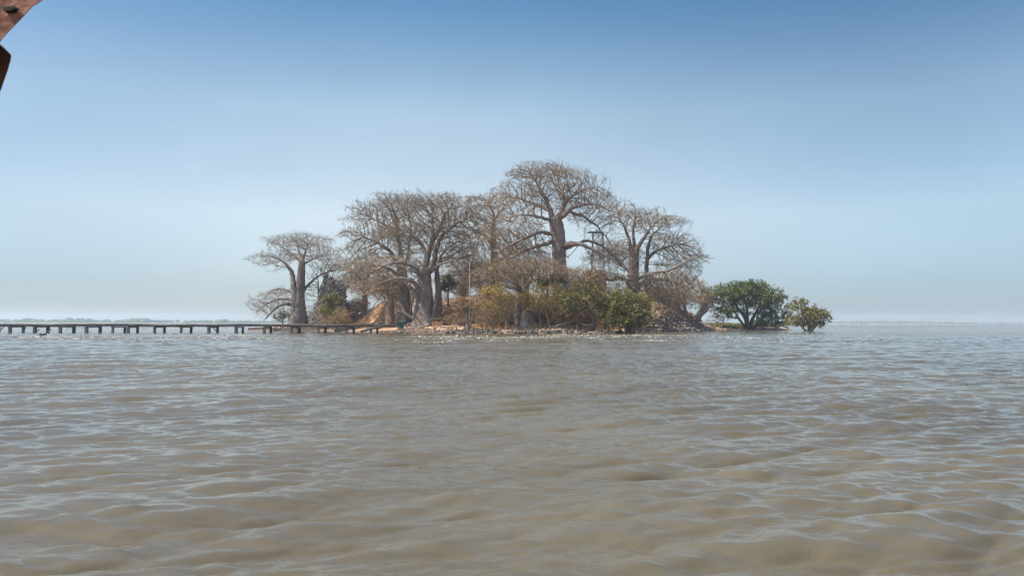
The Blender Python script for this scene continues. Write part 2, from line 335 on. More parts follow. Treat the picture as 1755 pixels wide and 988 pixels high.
def make_island():
    xs = np.arange(-64, 78, .42); ys = np.arange(93, 212, .5); X, Y = np.meshgrid(xs, ys, indexing='ij')
    Z = Hgt(X, Y); V = np.stack([X, Y, Z], -1).reshape(-1, 3); nx, ny = X.shape
    I = np.arange(nx*ny).reshape(nx, ny)
    Fq = np.stack([I[:-1, :-1], I[1:, :-1], I[1:, 1:], I[:-1, 1:]], -1).reshape(-1, 4)
    Fq = Fq[(V[Fq][:, :, 2].max(1) > -.5)]
    me = mesh_arr('island_ground', V, Fq)
    m = mat('island_soil', [(.17, .105, .07), (.30, .19, .125), (.46, .30, .20)], .7, bump=.1, bscale=2.5, detail=8)
    t = m.node_tree; b = t.nodes['Principled BSDF']; cr = [n for n in t.nodes if n.type == 'VALTORGB'][0]
    tc = [n for n in t.nodes if n.type == 'TEX_COORD'][0]
    sx = t.nodes.new('ShaderNodeSeparateXYZ'); t.links.new(tc.outputs['Object'], sx.inputs[0])
    def ramp(a, b_):
        mr = t.nodes.new('ShaderNodeMapRange'); mr.inputs[1].default_value = a; mr.inputs[2].default_value = b_; t.links.new(sx.outputs['Z'], mr.inputs[0]); return mr
    lo = ramp(.9, 1.7)   # sand below, soil above
    m1 = t.nodes.new('ShaderNodeMix'); m1.data_type = 'RGBA'; t.links.new(lo.outputs[0], m1.inputs[0]); m1.inputs[6].default_value = (.45, .28, .175, 1); t.links.new(cr.outputs[0], m1.inputs[7])
    wet = ramp(.12, .62)
    m2 = t.nodes.new('ShaderNodeMix'); m2.data_type = 'RGBA'; t.links.new(wet.outputs[0], m2.inputs[0]); m2.inputs[6].default_value = (.16, .11, .08, 1); t.links.new(m1.outputs[2], m2.inputs[7])
    t.links.new(m2.outputs[2], b.inputs['Base Color'])
    o = link('island_ground', me, m, smooth=True); tag(o, 'orange sandy and earthen ground of the small island', 'ground', kind='structure')
make_island()

# ------------------------------------------------------------------ far shores
def far_shore():
    pts = [(-3200, 2300), (-1700, 1750), (-1150, 1650), (-560, 1750), (-100, 2600), (700, 3000), (1150, 2500), (1600, 2450), (2600, 2500), (4500, 2300)]
    P = []
    for a, b in zip(pts[:-1], pts[1:]):
        for k in range(24): t = k/24; P.append((a[0]+(b[0]-a[0])*t, a[1]+(b[1]-a[1])*t))
    P = np.array(P); V = []; Fs = []
    hb = 1+2*lattice(P[:, 0], P[:, 1]*0, 160, 51)+np.where((P[:, 0] > 900), 5*np.exp(-((P[:, 0]-1260)/190)**2)+1.5, 0)
    for i, (x, y) in enumerate(P):
        d = np.array([x, y])/np.hypot(x, y)
        for q, (off, z) in enumerate(((0, -.6), (12, 1.0), (60, hb[i]), (400, hb[i]*1.3), (900, -.6))):
            V.append((x+d[0]*off, y+d[1]*off, z))
    n = len(P)
    for i in range(n-1):
        for q in range(4): a = i*5+q; Fs.append((a, a+5, a+6, a+1))
    mb = MB(); mb.add(V, Fs)
    o = mb.build('far_shore', mat('far_shore_soil', [(.10, .10, .06), (.20, .17, .10)], .02)); tag(o, 'low mainland shore on the horizon fading in haze', 'terrain', kind='structure')
    mb = MB(); g = np.random.default_rng(5)
    for i in range(2600):
        t = g.random()*(n-1); k = int(t); p = P[k]*(1-(t-k))+P[min(k+1, n-1)]*(t-k)
        d = p/np.hypot(*p); off = 15+g.random()*110; tall = g.random() < .05
        left = p[0] < 0
        h = (4+5*g.random()+(5 if tall else 0))*(.78 if left else .45)
        r = h*(.55+.5*g.random()); z = hb[k]*min(off/60, 1)
        mb.rock((p[0]+d[0]*off, p[1]+d[1]*off, z+h*.5), r, (1.5, 1.2, h*.62/r))
    o = mb.build('far_woods', mat('far_foliage', [(.035, .055, .02), (.09, .11, .04)], .05)); tag(o, 'low line of woods along the far hazy shore', 'woods', kind='stuff')
far_shore()

# ------------------------------------------------------------------ haze
def haze():
    mb = MB(); mb.box((200, 1500, 19), (9800, 5000, 44))   # z -3 .. 41
    m = bpy.data.materials.new('haze_air'); m.use_nodes = True; t = m.node_tree
    t.nodes.remove(t.nodes['Principled BSDF'])
    v = t.nodes.new('ShaderNodeVolumePrincipled'); v.inputs['Color'].default_value = (.80, .90, 1.0, 1); v.inputs['Density'].default_value = .0003; v.inputs['Anisotropy'].default_value = .2
    t.links.new(v.outputs[0], t.nodes['Material Output'].inputs['Volume'])
    o = mb.build('haze', m); tag(o, 'thin pale haze in the air over the water', 'haze', kind='stuff')
haze()

# ------------------------------------------------------------------ branching (space colonisation)
def colonise(seeds, eligible, A, step, kill, infl, tropism=(0, 0, 0), maxit=140, inertia=.35, g=None, wig=.12, centre=None, radial=0.0):
    """seeds: (n,3) positions; eligible: mask of nodes that may sprout. returns pos, parent (for new nodes), dirs"""
    pos = [np.asarray(seeds, float)]; n0 = len(seeds)
    P = pos[0].copy(); par = np.full(n0, -1); D = np.zeros((n0, 3)); nch = np.zeros(n0, int)
    A = A.copy(); el = np.asarray(eligible, bool)
    E = np.where(el)[0]
    d = np.linalg.norm(A[:, None, :]-P[E][None], axis=2); near = E[d.argmin(1)]; nd = d.min(1)
    tr = np.asarray(tropism, float)
    for it in range(maxit):
        act = nd < infl
        if not act.any(): break
        dirs = A[act]-P[near[act]]; dirs /= np.linalg.norm(dirs, axis=1)[:, None]+1e-9
        idx, inv = np.unique(near[act], return_inverse=True)
        sm = np.zeros((len(idx), 3)); np.add.at(sm, inv, dirs)
        sm /= np.linalg.norm(sm, axis=1)[:, None]+1e-6
        if radial:
            rd = P[idx]-centre; rd /= np.linalg.norm(rd, axis=1)[:, None]+1e-9; sm = sm+rd*radial
        sm = sm+tr+D[idx]*inertia+g.normal(0, wig, sm.shape)
        sm /= np.linalg.norm(sm, axis=1)[:, None]+1e-9
        ok = nch[idx] < 3
        idx = idx[ok]; sm = sm[ok]
        if len(idx) == 0: break
        new = P[idx]+sm*step
        n1 = len(P); P = np.vstack([P, new]); D = np.vstack([D, sm]); par = np.concatenate([par, idx]); nch[idx] += 1; nch = np.concatenate([nch, np.zeros(len(idx), int)])
        dd = np.linalg.norm(A[:, None, :]-new[None], axis=2); j = dd.argmin(1); md = dd[np.arange(len(A)), j]
        # nodes that are full hand their attractors on
        up = md < nd+step*.15*(nch[near] >= 3)
        near = np.where(up, n1+j, near); nd = np.where(up, md, nd)
        keep = nd > kill
        full = nch[near] >= 3
        nd = np.where(full, nd+.01, nd)
        A = A[keep]; near = near[keep]; nd = nd[keep]
        if len(A) == 0: break
    return P, par, D
def frames(d):
    ref = np.where((np.abs(d[:, 2]) > .92)[:, None], np.array([[1., 0, 0]]), np.array([[0, 0, 1.]]))
    u = np.cross(d, ref); u /= np.linalg.norm(u, axis=1)[:, None]+1e-9
    return u, np.cross(d, u)
def tubes(P0, P1, r0, r1, d0, d1, k):
    n = len(P0); a = np.arange(k)*2*np.pi/k
    u0, w0 = frames(d0); u1, w1 = frames(d1)
    c = np.cos(a)[None, :, None]; s_ = np.sin(a)[None, :, None]
    ra = P0[:, None]+(u0[:, None]*c+w0[:, None]*s_)*r0[:, None, None]
    rb = P1[:, None]+(u1[:, None]*c+w1[:, None]*s_)*r1[:, None, None]
    V = np.concatenate([ra, rb], 1).reshape(-1, 3)
    j = np.arange(k); f = np.stack([j, (j+1) % k, (j+1) % k+k, j+k], -1)
    Fq = (np.arange(n)*2*k)[:, None, None]+f[None]
    return V, Fq.reshape(-1, 4)
def skeleton_mesh(P, par, D, n0, tip, expo=1.92, g=None, twigs=2, twl=.6, rmax=.35, k=4, twr=.7):
    n = len(P); r = np.zeros(n); acc = np.zeros(n); mainc = np.full(n, -1); best = np.zeros(n)
    for i in range(n-1, n0-1, -1):
        r[i] = max(tip, acc[i]**(1/expo)); p = par[i]
        acc[p] += r[i]**expo*1.0
        if r[i] > best[p]: best[p] = r[i]; mainc[p] = i
    r = np.minimum(r, rmax)
    i = np.arange(n0, n); p = par[i]
    ism = (mainc[p] == i) & (p >= n0)
    d1 = D[i].copy()
    # smooth directions with main child
    mc = mainc[i]; has = mc >= 0; d1[has] = d1[has]+D[mc[has]]; d1 /= np.linalg.norm(d1, axis=1)[:, None]
    dd = np.zeros((n, 3)); dd[i] = d1
    d0 = np.where(ism[:, None], dd[p], D[i]); r0 = np.where(ism, r[p], r[i]*1.15)
    V, Fq = tubes(P[p], P[i], r0, r[i], d0, d1, k)
    # fine twigs
    thin = i[r[i] < tip*2.6]
    if twigs and len(thin):
        T = np.repeat(thin, twigs); m = len(T)
        t = g.random(m)[:, None]; base = P[par[T]]*(1-t)+P[T]*t
        rv = g.normal(size=(m, 3)); dv = D[T]*.9+rv*.55+np.array([0, 0, .15]); dv /= np.linalg.norm(dv, axis=1)[:, None]
        ln = twl*(.5+g.random(m)); e1 = base+dv*ln[:, None]
        V2, F2 = tubes(base, e1, np.full(m, tip*twr), np.full(m, tip*twr*.45), dv, dv, 3)
        # forked tip
        dv2 = dv+g.normal(size=(m, 3))*.45+np.array([0, 0, .2]); dv2 /= np.linalg.norm(dv2, axis=1)[:, None]
        b2 = base*.45+e1*.55; e2 = b2+dv2*(ln*.6)[:, None]
        V3, F3 = tubes(b2, e2, np.full(m, tip*twr*.7), np.full(m, tip*twr*.4), dv2, dv2, 3)
        F2 = F2+len(V); F3 = F3+len(V)+len(V2); V = np.vstack([V, V2, V3]); Fq = np.vstack([Fq, F2, F3])
    return V, Fq, r
def ell_points(ells, n, Y, g, shell=.25, depth=.8, pads=0, padr=1.9):
    """points inside ellipsoids given in photo pixels (cx, cy, rx, ry[, dY])"""
    out = []; wts = np.array([e[2]*e[3] for e in ells], float); wts /= wts.sum()
    for e, w in zip(ells, wts):
        cx, cy, rx, ry = e[:4]; dY = e[4] if len(e) > 4 else 0; m = int(n*w)
        v = g.normal(size=(m, 3)); v /= np.linalg.norm(v, axis=1)[:, None]; v *= (g.random(m)**shell)[:, None]
        c = at(cx, cy, Y+dY); k = (Y+dY)/F
        R3 = np.array([rx*k, rx*k*depth, ry*k]); p = c+v*R3
        if pads:
            npd = max(4, int(m/pads)); q = g.normal(size=(npd, 3)); q /= np.linalg.norm(q, axis=1)[:, None]; q[:, 2] = np.where(q[:, 2] < -.3, -q[:, 2]*.6, q[:, 2]); q *= (g.random(npd)**.3)[:, None]
            pc = c+q*R3*1.03; pr_ = min(padr, .6*rx*k); sz = (.7+.8*g.random(npd)); mm = int(m*.78); j = g.integers(0, npd, mm); w = g.normal(size=(mm, 3)); w /= np.linalg.norm(w, axis=1)[:, None]; w *= (g.random(mm)**.4)[:, None]
            tilt = (pc[j]-c)[:, 0]/R3[0]; pp = pc[j]+w*np.array([pr_, pr_, pr_*(.27 if padr > 1.5 else .6)])*sz[j][:, None]; pp[:, 2] -= .25*tilt*w[:, 0]*pr_*sz[j]
            p = np.vstack([p[:m-mm], pp])
        out.append(p)
    return np.vstack(out)
def resample(path, step):
    path = np.asarray(path, float); seg = np.linalg.norm(np.diff(path[:, :3], axis=0), axis=1); L = np.concatenate([[0], np.cumsum(seg)])
    n = max(3, int(L[-1]/step)+1); t = np.linspace(0, L[-1], n)
    out = np.stack([np.interp(t, L, path[:, c]) for c in range(path.shape[1])], 1)
    if n > 6:   # soften corners
        o2 = out.copy(); o2[1:-1] = (out[:-2]+2*out[1:-1]+out[2:])/4; out = o2
        o2 = out.copy(); o2[1:-1] = (out[:-2]+2*out[1:-1]+out[2:])/4; out = o2
    return out
def leaves(P, per, spread, size, g, droop=0.0):
    n = len(P)*per; c = np.repeat(P, per, 0)+g.normal(size=(n, 3))*spread
    a = g.normal(size=(n, 3)); a /= np.linalg.norm(a, axis=1)[:, None]
    b = np.cross(a, g.normal(size=(n, 3))); b /= np.linalg.norm(b, axis=1)[:, None]
    sz = size*(.6+.8*g.random(n))[:, None]
    V = np.stack([c-a*sz, c+b*sz*.45, c+a*sz, c-b*sz*.45], 1).reshape(-1, 3)
    return V, np.arange(n*4).reshape(-1, 4)
def baobab(name, label, Y, base, trunk, limbs, ells, natt, seed, group=None, barkm=BARK, twigm=TWIG, tip=.022, step=.5, kill=.75, infl=6.0, twigs=2, twl=.7, rmax=.3, trop=(0, 0, .12), shell=.3, depth=.85, lobes=.14, cat='baobab tree', leafmat=None, leafn=0, sides=14):
    """base (px); trunk [(px,py,rpx)]; limbs [[(px,py,dY,rpx)...]...]"""
    g = np.random.default_rng(seed); k = Y/F
    b = ground(base, Y); root = empty(name, b, label, cat, group)
    mb = MB(); seeds = []; elig = []
    tp = []
    for i, q in enumerate(trunk):
        p = at(q[0], q[1], Y)
        tp.append([*p, q[2]*k*.82])
    tp[0][2] = b[2]-.4; tp[0][3] *= 1.15
    T = resample(tp, .5)
    T[:, :2] += g.normal(0, .03, (len(T), 2))
    mb.tube(T[:, :3], T[:, 3], sides, noise=.05, lobes=lobes, nl=4+seed % 3, ph=seed)
    seeds.append(T[-3:, :3]); elig += [True]*3
    for L in limbs:
        lp = [[*at(q[0], q[1], Y+q[2]), q[3]*k*.70] for q in L]
        Q = resample(lp, step)
        Q[1:, :3] += g.normal(0, .05, (len(Q)-1, 3))
        mb.tube(Q[:, :3], np.maximum(Q[:, 3], tip), 7, noise=.06)
        seeds.append(Q[:, :3]); e = [False]*len(Q)
        for i in range(int(len(Q)*.3), len(Q)): e[i] = True
        elig += e
    mb.build('trunk', barkm, root, smooth=True)
    SD = np.vstack(seeds)
    A = ell_points(ells, int(natt*1.9), Y, g, .5, depth, pads=55)
    A = A[A[:, 2] > b[2]+.5]
    cen = T[-1, :3]-np.array([0, 0, 2.0])
    P, par, D = colonise(SD, elig, A, step, kill*.72, infl, trop, g=g, wig=.07, inertia=.55, centre=cen, radial=.45)
    V, Fq, r = skeleton_mesh(P, par, D, len(SD), tip, g=g, twigs=twigs, twl=twl, rmax=rmax)
    link('crown', mesh_arr('crown', V, Fq), twigm, root, smooth=True)
    if leafmat and leafn:
        idx = np.arange(len(SD), len(P)); thin = idx[r[idx] < tip*2.2]; pick = g.choice(thin, min(len(thin), leafn), replace=False)
        LV, LF = leaves(P[pick], 2, .15, .13, g); link('foliage', mesh_arr('foliage', LV, LF), leafmat, root)
    return root

G_BAO = 'bare baobab trees on the island'
# left baobab
baobab('baobab_tree', 'pale bare baobab standing apart at the left end, with drooping low limbs', 135, 512,
       [(511, 553, 19), (512, 530, 14), (514, 505, 10), (516, 475, 8.5), (518, 448, 7)],
       [[(507, 535, -.6, 9), (505, 500, -.4, 8), (501, 468, .5, 6), (490, 452, 1, 2.6), (470, 442, 1.5, 1.4)],
        [(518, 450, 0, 4), (505, 438, 1, 2.5), (485, 425, 2, 1.5), (465, 415, 3, .8)],
        [(518, 450, 0, 4), (522, 435, -1, 2.6), (528, 420, -2, 1.4), (536, 408, -2, .7)],
        [(518, 450, 0, 4), (513, 432, 1, 2.2), (507, 416, 3, 1.0)],
        [(518, 455, 0, 3), (535, 445, 2, 2), (558, 438, 3, 1), (580, 436, 3, .6)],
        [(501, 465, 1, 2.6), (488, 447, 3, 1.4), (465, 452, 4, 1), (448, 458, 4, .6)],
        [(509, 530, 0, 6), (498, 521, 0, 4.6), (482, 522, -1, 3.6), (468, 532, -1, 2.6), (454, 548, -1, 1.6)],
        [(509, 520, 0, 5), (494, 512, 1, 3.6), (474, 514, 1, 2.6), (452, 524, 2, 1.6), (440, 536, 2, .9)],
        [(520, 500, 0, 4), (534, 482, 1, 3), (552, 470, 1, 2), (572, 464, 2, 1)],
        [(508, 512, 0, 5), (500, 500, 0, 3.6), (480, 494, 1, 2.6), (462, 500, 2, 1.6), (453, 512, 2, .9)]],
       [(518, 428, 62, 28), (515, 415, 42, 16), (475, 450, 42, 16), (560, 450, 36, 20), (462, 528, 30, 24), (475, 508, 36, 16), (480, 535, 24, 16)], 2300, 11, G_BAO, twigm=TWIG_PALE, tip=.021, step=.5, kill=.7)
# big left pair
baobab('baobab_tree', 'broad bare baobab behind the green bin, its crown leftmost of the middle cluster', 119, 692,
       [(692, 550, 17), (692, 520, 15), (691, 490, 12), (688, 462, 10)],
       [[(688, 465, 0, 8), (678, 445, 0, 6), (662, 425, 0, 4), (640, 412, 1, 2), (615, 405, 1, 1)],
        [(688, 465, 0, 8), (686, 430, 1, 6), (680, 400, 1, 5), (680, 375, 1, 3.4), (672, 355, 1, 1.6)],
        [(681, 405, 1, 4), (665, 390, 2, 2.5), (640, 375, 2, 1.4), (625, 368, 2, .8)],
        [(688, 465, 0, 6), (700, 440, -1, 4), (702, 415, -1, 3), (705, 390, 0, 1.8), (700, 365, 0, 1)],
        [(690, 480, 0, 6), (670, 462, -2, 4), (645, 455, -3, 2.5), (620, 458, -4, 1.5), (600, 465, -4, .8)],
        [(690, 490, 0, 5), (665, 482, -3, 3.2), (640, 490, -4, 2), (615, 505, -5, 1)]],
       [(665, 372, 62, 34), (690, 355, 50, 20), (640, 410, 48, 30), (625, 450, 42, 36), (640, 490, 45, 24), (690, 420, 40, 30)], 3800, 12, G_BAO, tip=.021, step=.46, kill=.66)
baobab('baobab_tree', 'massive bare baobab with fluted grey base and several forking stems beside the sandy landing', 112, 727,
       [(726, 555, 26), (726, 530, 20), (726, 505, 17), (727, 480, 15), (728, 462, 12)],
       [[(728, 470, 0, 10), (732, 440, 0, 8), (740, 415, 0, 6.5), (752, 395, 0, 5), (762, 370, 0, 3), (775, 352, 0, 1.5)],
        [(728, 470, 0, 9), (742, 455, -1, 8), (747, 425, -1, 6.5), (757, 402, -1, 5), (780, 385, -1, 3), (805, 372, -1, 1.5)],
        [(732, 440, 0, 6), (722, 418, 1, 4.5), (705, 402, 1, 3), (690, 392, 2, 1.6)],
        [(740, 415, 0, 5), (742, 390, 0, 3.5), (740, 368, 1, 2.4), (745, 348, 1, 1.2)],
        [(726, 480, 0, 7), (712, 460, -2, 5), (690, 449, -3, 3.5), (665, 452, -4, 2.2), (645, 462, -4, 1.2)],
        [(722, 500, 0, 7), (708, 484, -3, 5), (690, 476, -4, 3.4), (665, 480, -5, 2), (640, 492, -5, 1)],
        [(735, 470, 0, 5), (755, 452, -2, 3.5), (775, 448, -3, 2), (795, 440, -3, 1)],
        [(712, 552, -1, 8), (712, 525, -1, 6.5), (716, 505, -1, 6), (700, 488, -2, 4)],
        [(747, 553, 1, 12), (751, 525, 1, 9.5), (751, 495, 1, 8), (748, 465, 1, 6), (755, 440, 1, 4)],
        [(740, 553, -1, 5), (744, 530, -1, 4), (750, 505, 0, 3.5)]],
       [(755, 365, 64, 32), (735, 352, 45, 18), (790, 385, 42, 42), (705, 400, 46, 36), (775, 430, 45, 30), (690, 460, 60, 26), (750, 400, 50, 40)], 4300, 13, G_BAO, tip=.020, step=.44, kill=.62, lobes=.2)
baobab('baobab_tree', 'slender bare baobab between the two tallest crowns, one thick arm bent out to the left', 130, 850,
       [(852, 540, 11), (850, 500, 9), (848, 460, 8), (846, 420, 7), (845, 395, 5.5), (846, 378, 4)],
       [[(846, 380, 0, 4), (846, 365, 0, 3), (838, 352, 0, 1.6), (828, 340, 0, .9)], [(846, 380, 0, 3.4), (856, 365, 1, 2), (868, 350, 1, 1)],
        [(848, 430, 0, 5), (838, 412, -1, 4), (828, 400, -2, 3.4), (815, 398, -2, 2.4), (798, 404, -2, 1.2)],
        [(846, 395, 0, 3), (832, 380, 2, 2), (818, 370, 3, 1)], [(848, 470, 0, 4), (830, 452, 2, 2.5), (805, 446, 3, 1.2)],
        [(848, 455, 0, 4), (868, 440, 2, 2.5), (890, 425, 3, 1.2)]],
       [(840, 350, 40, 18), (835, 375, 38, 28), (815, 410, 34, 24), (850, 430, 60, 34), (825, 470, 44, 30)], 2600, 14, G_BAO, tip=.021, step=.48, kill=.68)
# the giant
baobab('baobab_tree', 'tallest bare baobab with thick reddish trunk and long arms sweeping down right', 122, 962,
       [(964, 555, 20), (962, 510, 18), (960, 470, 16), (958, 440, 15), (957, 410, 15), (954, 385, 15), (950, 372, 12)],
       [[(952, 385, 0, 9), (944, 365, 0, 7), (938, 345, 1, 5), (925, 325, 1, 3), (915, 305, 1, 1.5), (905, 295, 1, .8)],
        [(955, 385, 0, 9), (962, 365, -1, 7), (968, 345, -1, 4), (958, 320, 0, 2.5), (955, 298, 0, 1.2)],
        [(962, 372, -1, 7), (978, 358, -2, 5), (1000, 350, -2, 3.5), (1022, 350, -2, 2), (1045, 362, -2, 1.2)],
        [(944, 362, 0, 5), (928, 355, 2, 4), (905, 345, 3, 2.4), (880, 338, 3, 1.2)],
        [(958, 425, 0, 8), (975, 418, -2, 7), (995, 418, -3, 5), (1015, 427, -3, 4), (1040, 440, -3, 3), (1062, 455, -3, 2), (1085, 468, -3, 1)],
        [(958, 430, 0, 6), (985, 420, 1, 4.5), (1005, 412, 2, 3.6), (1030, 420, 2, 2.8), (1055, 440, 2, 2), (1075, 462, 2, 1)],
        [(945, 400, 0, 6), (925, 398, -2, 4.5), (900, 408, -3, 3.6), (875, 420, -4, 2.6), (850, 432, -4, 1.5)],
        [(945, 415, 0, 6), (920, 422, 1, 4.5), (895, 432, 2, 3.6), (870, 445, 2, 2.4), (850, 452, 2, 1.2)],
        [(975, 362, -1, 4), (1000, 372, 0, 3.2), (1020, 385, 0, 2.4), (1040, 408, 0, 1.6), (1052, 430, 0, 1)],
        [(955, 372, 0, 5), (975, 340, 2, 3.5), (1000, 325, 3, 2), (1020, 320, 3, 1)],
        [(948, 378, 0, 5), (920, 372, -3, 3.6), (895, 366, -4, 2.2), (870, 372, -4, 1)]],
       [(948, 312, 76, 34), (935, 300, 52, 22), (990, 345, 66, 34), (895, 350, 52, 36), (1020, 375, 42, 36), (880, 400, 60, 34), (900, 445, 60, 34), (1045, 440, 40, 30)], 5600, 15, G_BAO, barkm=BARK_RED, tip=.021, step=.48, kill=.68, rmax=.35)
# right baobab
baobab('baobab_tree', 'spreading bare baobab above the rubble heap, its fan of arms reaching farthest right', 134, 1085,
       [(1086, 540, 17), (1086, 500, 14), (1085, 470, 12), (1086, 445, 11), (1088, 432, 9)],
       [[(1086, 440, 0, 7), (1080, 422, 0, 5), (1075, 400, 0, 3.5), (1065, 380, 0, 2), (1058, 362, 0, 1)],
        [(1088, 436, 0, 7), (1086, 415, 1, 4.5), (1085, 390, 1, 3), (1090, 365, 1, 1.4)],
        [(1089, 436, 0, 7), (1098, 415, -1, 5), (1112, 395, -1, 3.6), (1125, 380, -1, 2), (1140, 370, -1, 1)],
        [(1108, 500, 2, 6), (1108, 465, 2, 5.5), (1109, 440, 2, 5), (1112, 415, 2, 3.6), (1122, 398, 2, 2), (1138, 385, 2, 1)],
        [(1109, 445, 2, 5), (1120, 432, 1, 4), (1140, 425, 1, 2.6), (1165, 418, 1, 1.2)],
        [(1090, 480, 0, 5), (1115, 468, -3, 4), (1145, 465, -4, 3), (1175, 450, -5, 1.8), (1200, 438, -5, 1)],
        [(1090, 490, 0, 5), (1120, 478, 0, 4), (1150, 482, 0, 3), (1175, 495, 0, 1.8), (1190, 512, 0, 1)],
        [(1082, 485, 0, 5), (1062, 475, -2, 4.5), (1045, 482, -3, 3.4), (1030, 470, -3, 2), (1015, 460, -3, 1)],
        [(1085, 470, 0, 5), (1068, 458, 2, 3.5), (1050, 440, 2, 2.2), (1035, 425, 2, 1.2)]],
       [(1085, 378, 48, 26), (1130, 385, 42, 22), (1150, 425, 48, 30), (1165, 460, 42, 36), (1140, 500, 48, 28), (1060, 440, 40, 34), (1180, 440, 28, 16), (1150, 515, 46, 24, -7), (1110, 490, 40, 24, -5)], 5600, 16, G_BAO, tip=.022, step=.5, kill=.72)
# front small baobab
baobab('baobab_tree', 'short stout baobab by the water with flat spreading crown and deeply grooved dark base', 105, 898,
       [(902, 562, 24), (900, 548, 19), (898, 530, 15), (897, 510, 13), (896, 495, 12)],
       [[(896, 500, 0, 7), (882, 485, -1, 4.5), (862, 474, -1, 3), (845, 472, -1, 1.6)], [(896, 498, 0, 7), (898, 480, 0, 4.5), (892, 462, 0, 2.4), (880, 448, 0, 1.2)],
        [(897, 498, 0, 7), (910, 482, -1, 4.5), (928, 474, -1, 3), (952, 470, -1, 1.4)], [(896, 500, 0, 5), (880, 494, -2, 3.5), (855, 490, -3, 2), (830, 486, -3, 1)],
        [(897, 498, 0, 5), (905, 475, 1, 3.6), (920, 455, 2, 2), (935, 445, 2, 1)], [(886, 560, -1, 6), (885, 535, -1, 4), (888, 510, -1, 4), (893, 498, 0, 4)]],
       [(895, 462, 60, 24), (860, 475, 40, 18), (940, 470, 44, 20), (895, 480, 40, 14)], 2000, 17, G_BAO, tip=.019, step=.42, kill=.55, lobes=.22, leafmat=LEAF_GOLD, leafn=260, twigm=TWIG)
# stilted fig tangle beside the bin
baobab('fig_tree', 'dark leaning tangle of trunks and pale aerial roots left of the green bin', 114, 664,
       [(668, 553, 10), (668, 535, 9), (668, 515, 9), (670, 500, 7)],
       [[(658, 553, -1, 2.2), (660, 530, -1, 1.8), (659, 512, -1, 1.6), (664, 498, 0, 1.2)], [(676, 553, -1, 2), (680, 535, -1, 1.8), (678, 515, -1, 1.8), (674, 500, 0, 1.4)],
        [(672, 554, -1.3, 1.8), (668, 540, -1.3, 1.5), (665, 520, -1.2, 1.4)], [(702, 548, 0, 1.8), (704, 525, 0, 1.8), (709, 505, 0, 1.5), (700, 492, 0, 1.2)],
        [(668, 502, 0, 5), (655, 496, -1, 3), (635, 500, -2, 1.8), (618, 508, -2, 1)]],
       [(650, 498, 36, 14), (670, 485, 30, 12)], 350, 18, barkm=SCRUB, twigm=SCRUB, tip=.02, step=.4, kill=.5, cat='fig tree')
# thin bare tree at the right end
baobab('bare_tree', 'thin bare tree leaning over the right flank of the rubble heap', 150, 1178,
       [(1180, 545, 4), (1174, 530, 3.4), (1168, 510, 3), (1160, 495, 2.4)],
       [[(1160, 495, 0, 2.2), (1150, 482, 0, 1.4), (1140, 475, 0, .8)], [(1166, 505, 0, 2), (1180, 495, 0, 1.4), (1200, 488, 0, 1)], [(1200, 552, 2, 2), (1206, 520, 2, 2), (1203, 500, 2, 1.4), (1195, 480, 2, 1), (1190, 470, 2, .6)]],
       [(1185, 492, 32, 18), (1195, 515, 26, 22), (1150, 480, 22, 14)], 900, 19, barkm=TWIG, tip=.022, step=.5, kill=.6, cat='bare tree', lobes=0)

# bare trees deeper in the grove
for (lab, Y, bx, tr, lm, el, n_, sd) in (
    ('bare grey tree behind the flagpole, filling the gap left of the slender baobab', 140, 795, [(796, 545, 7), (797, 510, 6), (795, 480, 5)], [[(795, 482, 0, 4), (785, 462, 0, 2.5), (770, 448, 1, 1.2)], [(795, 482, 0, 4), (806, 460, 0, 2.5), (820, 445, 1, 1.2)]], [(795, 455, 42, 28), (780, 485, 36, 22), (820, 490, 34, 24)], 2100, 81),
    ('bare tangled tree behind the left orange mound and the dark ruin', 143, 622, [(624, 530, 7), (625, 500, 6), (622, 480, 5)], [[(622, 482, 0, 4), (608, 468, 0, 2.5), (595, 460, 1, 1.2)], [(622, 482, 0, 4), (638, 466, 0, 2.5), (650, 460, 1, 1.2)]], [(622, 470, 42, 26), (600, 490, 30, 20), (650, 495, 36, 20)], 2000, 82),
    ('bare tree with drooping brush between the tallest baobab and the fort block', 132, 1000, [(1004, 535, 7), (1002, 505, 6), (1000, 488, 5)], [[(1000, 490, 0, 4), (988, 470, 0, 2.5), (975, 462, 1, 1.2)], [(1000, 490, 0, 4), (1014, 474, 0, 2.5), (1030, 470, 1, 1.2)]], [(995, 478, 36, 18), (1030, 482, 36, 20)], 1300, 83),
    ('bare brushy tree low between the stout baobab and the slender one', 118, 835, [(838, 550, 6), (838, 520, 5), (836, 495, 4)], [[(836, 497, 0, 3.4), (822, 478, 0, 2.2), (808, 466, 1, 1.2)], [(836, 497, 0, 3.4), (850, 474, 0, 2.2), (862, 462, 1, 1.2)]], [(835, 475, 44, 26), (870, 480, 36, 24)], 1900, 84)):
    baobab('bare_tree', lab, Y, bx, tr, lm, el, n_, sd, 'bare trees deeper in the grove', barkm=TWIG, tip=.021, step=.46, kill=.66, cat='bare tree', lobes=0)
